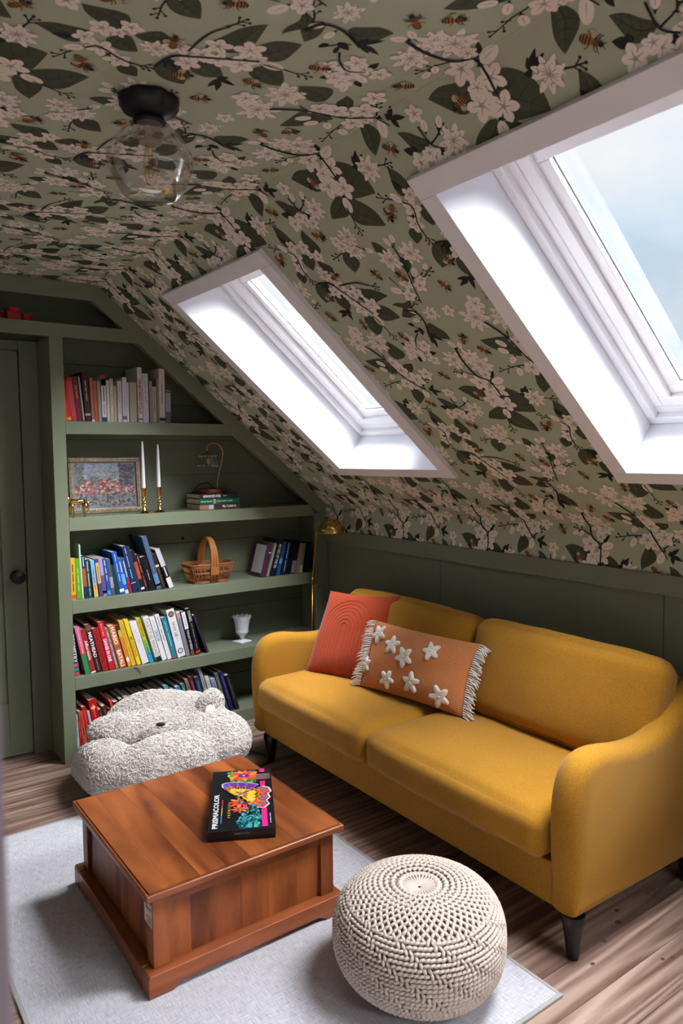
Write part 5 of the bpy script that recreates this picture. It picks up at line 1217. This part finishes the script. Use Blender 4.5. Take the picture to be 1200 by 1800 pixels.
WAX = mat('white_wax', (226, 224, 228), .4, spec=.5)
for k, (x, yy, lab, zt, zc) in enumerate(((-1.160, .030, 'beside the painting frame', 1.637, 1.386), (-1.071, .04, 'standing clear of the painting', 1.622, 1.389))):
    c = thing('candlestick', 'brass candlestick with twisted open stem '+lab, 'candlestick', (x, yy, zs2+.0003), group='brass candlesticks')
    hc = zc-zs2
    G().lathe([(.0, 0), (.030, 0), (.031, .003), (.026, .007), (.013, .014), (.011, .024), (.006, .032)], 24).build('base', BRASS, c, smooth=True)
    g = G()
    for q in range(3):
        g.tube([(.008*math.cos(2*PI*q/3+t*PI*1.6)*math.sin(PI*t)**.6, .008*math.sin(2*PI*q/3+t*PI*1.6)*math.sin(PI*t)**.6, .030+(hc-.085)*t) for t in [i/14 for i in range(15)]], .0024, 7)
    g.build('twisted_stem', BRASS, c, smooth=True)
    G().lathe([(.005, hc-.058), (.010, hc-.052), (.008, hc-.044), (.0115, hc-.036), (.012, hc-.008), (.0165, hc-.002), (.0165, hc+.001), (.0118, hc+.001), (.0115, hc-.016)], 24).build('socket', BRASS, c, smooth=True)
    cn = thing('taper_candle', 'white taper candle in the brass candlestick '+lab, 'candle', (x, yy, zs2+hc-.0155), group='white taper candles')
    L = zt-zc+.0155
    G().lathe([(.0105, 0), (.0108, .02), (.0085, L*.6), (.0052, L-.02), (.003, L-.006), (.0008, L)], 20).build('candle_body', WAX, cn, smooth=True)
    G().tube([(0, 0, L-.001), (.0006, 0, L+.004), (.0016, 0, L+.007)], .0007, 5).build('wick', mat('wick', (60, 54, 50), .9), cn)

# ------------------------------------------------------------------ stack of three books, table lamp
zz = zs2
for k, (th, c, txts, ln, dx, lab) in enumerate(((.031, (70, 40, 42), [('My Calabria', .56, .9, .6, (230, 226, 222))], .252, 0, 'brown book at the bottom of the stack under the small lamp'),
        (.031, (20, 92, 62), [('------ ---- - ----- -----', .03, .3, .4, (170, 210, 190)), ('----- ---- - ----', .42, .82, .4, (170, 210, 190))], .250, .002, 'green book in the middle of the stack under the small lamp'),
        (.027, (38, 34, 52), [('HOW MOVIES WORK', .1, .55, .75, (236, 232, 232)), ('---------', .6, .7, .35, (190, 186, 190))], .240, .003, 'dark purple book on top of the stack under the small lamp'))):
    x0, yb = -.838+dx, .03+.004*k
    t = thing('book', lab, 'book', (x0, yb, zz+.0003), group='books under the small lamp')
    G().box(0, ln, 0, .0022, 0, th-.0004).box(0, ln, .0022, .185, 0, .0022).box(0, ln, .0022, .185, th-.0026, th-.0004).build('cover', flat(c, .45), t, bevel=.0006, seg=1)
    G().box(.003, ln-.003, .0024, .18, .0024, th-.0028).build('pages', MATS['book_pages'], t)
    for (s, f0, f1, hh, col) in txts: lettering(s, ln*(f1-f0), th*hh, (ln*(f0+f1)/2, -.0006, th/2), (1, 0, 0), (0, 0, 1), flat(col), t, bold=.02)
    if k == 0: G().box(.0, ln*.22, -.0005, -.0001, .003, th-.004).build('spine_band', flat((150, 112, 100)), t); G().box(ln*.22, ln*.34, -.0006, -.0001, .003, th-.004).build('spine_band', flat((176, 190, 206)), t)
    if k == 1: G().box(ln*.33, ln*.40, -.0005, -.0001, .002, th-.003).build('spine_band', flat((176, 150, 110)), t)
    zz += th
LB = (-.728, .115, zz+.0003)
tl = thing('table_lamp', 'small brass swan-neck lamp with clear fluted glass shade on the book stack', 'lamp', LB)
G().lathe([(0, 0), (.066, 0), (.068, .004), (.068, .020), (.064, .025), (0, .026)], 32).build('wood_base', wood('lamp_base_wood', (70, 32, 20), (106, 54, 32), 'X', 8, 4, .4, rand=0), tl, smooth=True)
st = [(.043, 0, .026), (.043, 0, .06), (.055, 0, .115), (.076, 0, .19), (.081, 0, .235), (.068, 0, .266), (.04, 0, .285), (.008, 0, .286), (-.014, 0, .272), (-.020, 0, .254), (-.012, 0, .243)]
def catmull(p, k=5):
    out = []
    for i in range(len(p)-1):
        p0, p1, p2, p3 = [Vector(q) for q in (p[max(i-1, 0)], p[i], p[i+1], p[min(i+2, len(p)-1)])]
        for j in range(k):
            t = j/k; out.append(.5*((2*p1)+(-p0+p2)*t+(2*p0-5*p1+4*p2-p3)*t*t+(-p0+3*p1-3*p2+p3)*t**3))
    return out+[Vector(p[-1])]
G().tube(catmull(st), .0035, 8).build('swan_neck', mat('pale_brass', (206, 176, 128), .3, metal=1), tl, smooth=True, sharp=180)
G().lathe([(.005, .243), (.012, .236), (.016, .222), (.012, .21), (.004, .205)], 16, (-.012, 0)).build('socket', BRASSD, tl, smooth=True)
GLS = glass('clear_glass', (.93, .93, .93), .16)
sh = G().lathe([(.014, .232), (.032, .226), (.046, .212), (.052, .195), (.054, .170), (.057, .150), (.060, .145)], 48, (-.012, 0), mod=lambda q, i: 1+.05*math.cos(16*q)*min(1, i/2), caps=False).build('glass_shade', GLS, tl, smooth=True, sharp=180)
g = G()
for q in range(16):
    for zq, r in ((.214, .050), (.158, .0585)): g.ellipsoid((-.012+r*math.cos(2*PI*q/16), r*math.sin(2*PI*q/16), zq), (.0035, .0035, .0035), 6, 4)
g.build('glass_beads', mat('glass_bead', (200, 204, 210), .1, spec=.8), sh, smooth=True)
G().lathe([(.004, .205), (.012, .195), (.013, .18), (.006, .168), (.0005, .166)], 14, (-.012, 0)).build('bulb', mat('lamp_bulb', (150, 140, 128), .15, spec=.6), tl, smooth=True)
G().tube(catmull([(-.064, .03, .012), (-.085, .06, .006), (-.04, .075, .045), (.02, .08, .056), (.055, .085, .03), (.09, .08, .004), (.13, .07, .003), (.15, .09, .002)]), .0028, 7).build('power_cord', mat('black_cord', (18, 16, 16), .6), tl, smooth=True, sharp=180)

# ------------------------------------------------------------------ wicker basket
zs3 = .8312
bk = thing('wicker_basket', 'small brown wicker basket with tall woven handle on the shelf', 'basket', (-.755, .118, zs3+.0005))
WICK = mat('wicker_cane', (150, 92, 48), .55, bump=.5, bscale=120, vary=.15, vscale=40)
WICKH = mat('wicker_handle', (168, 106, 54), .5, bump=.4, bscale=120, vary=.12, vscale=40)
bw0, bd0, bw1, bd1, bhh = .112, .072, .143, .088, .102
def brect(t):            # superellipse ring at height fraction t
    a, b = bw0+(bw1-bw0)*t, bd0+(bd1-bd0)*t
    return [(a*math.copysign(abs(math.cos(q))**.5, math.cos(q)), b*math.copysign(abs(math.sin(q))**.5, math.sin(q)), .004+bhh*t) for q in [2*PI*i/64 for i in range(64)]]
g = G(); r0 = brect(0); g.add([(x, yv, .003) for x, yv, z in r0]+[(x, yv, .007) for x, yv, z in r0], [tuple(range(63, -1, -1)), tuple(range(64, 128))]+[(i, (i+1) % 64, 64+(i+1) % 64, 64+i) for i in range(64)]); g.build('basket_floor', WICK, bk)
for t, r in ((0, .0042), (.06, .0032), (.5, .0030), (.55, .0028), (.88, .0036), (.94, .0036), (1, .0052)):
    p = brect(t); G().tube(p+[p[0]], r, 7, caps=False).build('woven_band', WICK, bk, smooth=True, sharp=180)
R0, R1 = brect(0), brect(1)
for i in range(0, 64, 2):
    G().tube([R0[i], tuple((R0[i][c]+R1[i][c])/2 for c in range(3)), R1[i]], .0026, 6).build('stake', WICK, bk, smooth=True, sharp=180)
g = G()
for s in (-1, 0, 1):
    pts = []
    for i in range(25):
        q = PI*i/24; pts.append((s*.017*(1-.45*math.sin(q)), -(bd1+.002)*math.cos(q)*(1 if math.sin(q) < .1 else 1), bhh+.15*math.sin(q)**.75))
    pts = [(s*.019, -(bd0+.012), .012)]+pts+[(s*.019, bd0+.012, .012)]
    G().tube(pts, .0085, 6).build('handle_cane', WICKH, bk, smooth=True, sharp=180)
for yv in (-(bd1-.004), bd1-.004): G().box(-.026, .026, yv-.011, yv+.011, .045, .092).build('handle_wrap', WICKH, bk, bevel=.004)

# ------------------------------------------------------------------ milk-glass vase
vs_ = thing('goblet_vase', 'white milk-glass footed vase with scalloped rim on the shelf', 'vase', (-.535, .13, .4356+.0003))
MILK = mat('milk_glass', (222, 224, 232), .18, spec=.6)
g = G().lathe([(.012, .016), (.013, .026), (.017, .036), (.028, .046), (.038, .056), (.0405, .066), (.0375, .073), (.040, .082), (.043, .11), (.048, .135), (.058, .153), (.0575, .156), (.050, .15), (.044, .13), (.038, .08), (.02, .055), (.002, .05)], 60,
              mod=lambda q, i: (1+.035*math.cos(12*q)) if i in (9, 10, 11, 12, 13) else 1, caps=False)
# scallop the rim
g.v = [(x, yv, z+(.004*math.cos(12*math.atan2(yv, x)) if z > .148 else 0)) for x, yv, z in g.v]
g.build('bowl', MILK, vs_, smooth=True, sharp=60)
g = G(); s = .042
rings = [(s, 0), (s, .006), (.022, .012), (.012, .018)]; vs = []
for r, z in rings:
    for i in range(4): a = PI/4+i*PI/2+.25; vs.append((r*1.414*math.cos(a) if r > .02 else r*math.cos(a), r*1.414*math.sin(a) if r > .02 else r*math.sin(a), z))
g.add(vs, [(k*4+i, k*4+(i+1) % 4, (k+1)*4+(i+1) % 4, (k+1)*4+i) for k in range(3) for i in range(4)]+[(3, 2, 1, 0), (12, 13, 14, 15)])
g.build('square_foot', MILK, vs_, bevel=.002)

# ------------------------------------------------------------------ red toy above the door
ty = thing('red_toy', 'red plastic toy with a raised middle block on the ledge above the door', 'toy', (-1.765, .06, ZH1+.0003))
RED = mat('red_plastic', (176, 12, 16), .35, spec=.5)
G().box(-.035, .03, -.025, .025, 0, .042).build('body', RED, ty, bevel=.006)
G().box(-.022, .022, -.02, .02, .0425, .066).build('raised_block', RED, ty, bevel=.004)
for x in (-.062, .060):
    o = G().lathe([(0, 0), (.024, 0), (.026, .004), (.026, .030), (.022, .036), (0, .037)], 20, (x, 0)).build('drum', mat('dark_red_plastic', (120, 10, 16), .35) if x < 0 else RED, ty, smooth=True)
    G().lathe([(0, .037), (.007, .037), (.006, .044), (0, .045)], 12, (x+.012, 0)).build('silver_stud', mat('silver', (200, 200, 200), .3, metal=1), o, smooth=True)

# ------------------------------------------------------------------ floor lamp
fl = thing('floor_lamp', 'slim brass floor lamp with ribbed shell shade behind the sofa arm', 'lamp', (-.21, -.13, 0))
FO = (-.21, -.13, 0)
G().lathe([(0, 0), (.10, 0), (.102, .006), (.09, .014), (.02, .02), (.01, .03)], 32, (-.21, -.13)).build('base', BRASSD, fl, FO, smooth=True)
G().tube([(-.21, -.13, .02), (-.19, -.125, .80)], .0085, 12).build('lower_pole', BRASSD, fl, FO, smooth=True, sharp=180)
G().lathe([(.009, .785), (.0145, .79), (.0145, .815), (.010, .82), (.007, .828)], 16, (-.189, -.125)).build('collar', BRASSD, fl, FO, smooth=True)
G().tube(catmull([(-.189, -.125, .82), (-.165, -.12, 1.00), (-.152, -.12, 1.10), (-.148, -.128, 1.125), (-.140, -.15, 1.137), (-.13, -.175, 1.135)]), .0062, 10).build('upper_pole', BRASSD, fl, FO, smooth=True, sharp=180)
# shell shade: a quarter-dome of ribs opening downwards
g = G(); n, k = 60, 12; vs = []
sc = Vector((-.135, -.245, 1.103))
for i in range(k+1):
    ph = PI/2*i/k
    for j in range(n):
        q = 2*PI*j/n
        rib = 1+.045*abs(math.sin(q*0+ (math.cos(q)*math.cos(ph))*PI*3.2))
        vs.append((sc.x+.075*math.cos(ph)*math.sin(q)*rib, sc.y+.088*math.cos(ph)*math.cos(q), sc.z+.078*math.sin(ph)*rib))
g.add(vs, [(i*n+j, i*n+(j+1) % n, (i+1)*n+(j+1) % n, (i+1)*n+j) for i in range(k) for j in range(n)])
g.build('shell_shade', BRASS, fl, FO, smooth=True, sharp=180)
rim = [(sc.x+.077*math.sin(2*PI*j/40), sc.y+.090*math.cos(2*PI*j/40), sc.z) for j in range(41)]
G().tube(rim, .0026, 6, caps=False).build('shade_rim', mat('pale_brass', (206, 176, 128)), fl, FO, smooth=True, sharp=180)
G().ellipsoid((sc.x, sc.y, sc.z+.025), (.022, .022, .026), 14, 10).build('bulb', mat('lamp_bulb', (150, 140, 128)), fl, FO, smooth=True)
# dark cable on the floor between bean bag and sofa
tag(G().tube(catmull([(-.86, -.36, .005), (-.80, -.42, .005), (-.762, -.52, .005), (-.79, -.60, .005), (-.87, -.63, .005), (-.95, -.62, .005)]), .004, 8).build('power_cable', mat('maroon_cord', (52, 24, 28), .6), smooth=True, sharp=180), 'thin dark cable looping on the floor by the sofa leg', 'cable')

# ------------------------------------------------------------------ ceiling light
CL = (-1.886, -1.993, ZC)
cl = thing('ceiling_light', 'clear glass globe ceiling light with black scalloped canopy', 'ceiling light', CL)
cl.scale = (.84, .84, .84)
G().lathe([(.0, 0), (.074, -.001), (.082, -.008), (.082, -.018), (.070, -.038), (.050, -.050), (.042, -.056), (.0, -.058)], 64, mod=lambda q, i: 1+.07*abs(math.cos(4*q)) if 0 < i < 5 else 1, caps=False).build('canopy', BLACKM, cl, smooth=True, sharp=50)
G().lathe([(.042, -.056), (.046, -.068), (.040, -.074), (.0, -.074)], 32, caps=False).build('shade_holder', BLACKM, cl, smooth=True)
G().lathe([(.036, -.070), (.037, -.088), (.035, -.094), (.037, -.098), (.035, -.112), (.031, -.126), (.0, -.128)], 24, caps=False).build('lamp_socket', mat('socket_grey', (150, 134, 124), .5), cl, smooth=True)
GLC = glass('clear_globe', (.96, .955, .95), .09)
G().lathe([(.046, -.066), (.064, -.082), (.094, -.115), (.118, -.155), (.123, -.175), (.119, -.195), (.100, -.240), (.078, -.272), (.066, -.279), (.0, -.281)], 48, caps=False).build('glass_globe', GLC, cl, smooth=True, sharp=60)
G().lathe([(.014, -.128), (.016, -.14), (.021, -.17), (.020, -.215), (.012, -.240), (.0, -.246)], 20, caps=False).build('bulb', glass('amber_bulb', (.94, .91, .86), .08), cl, smooth=True, sharp=180)
G().tube([(-.006, 0, -.135), (-.006, 0, -.22), (.006, 0, -.22), (.006, 0, -.135)], .0008, 5).build('filament', mat('filament', (170, 140, 90), .4, metal=1), cl)
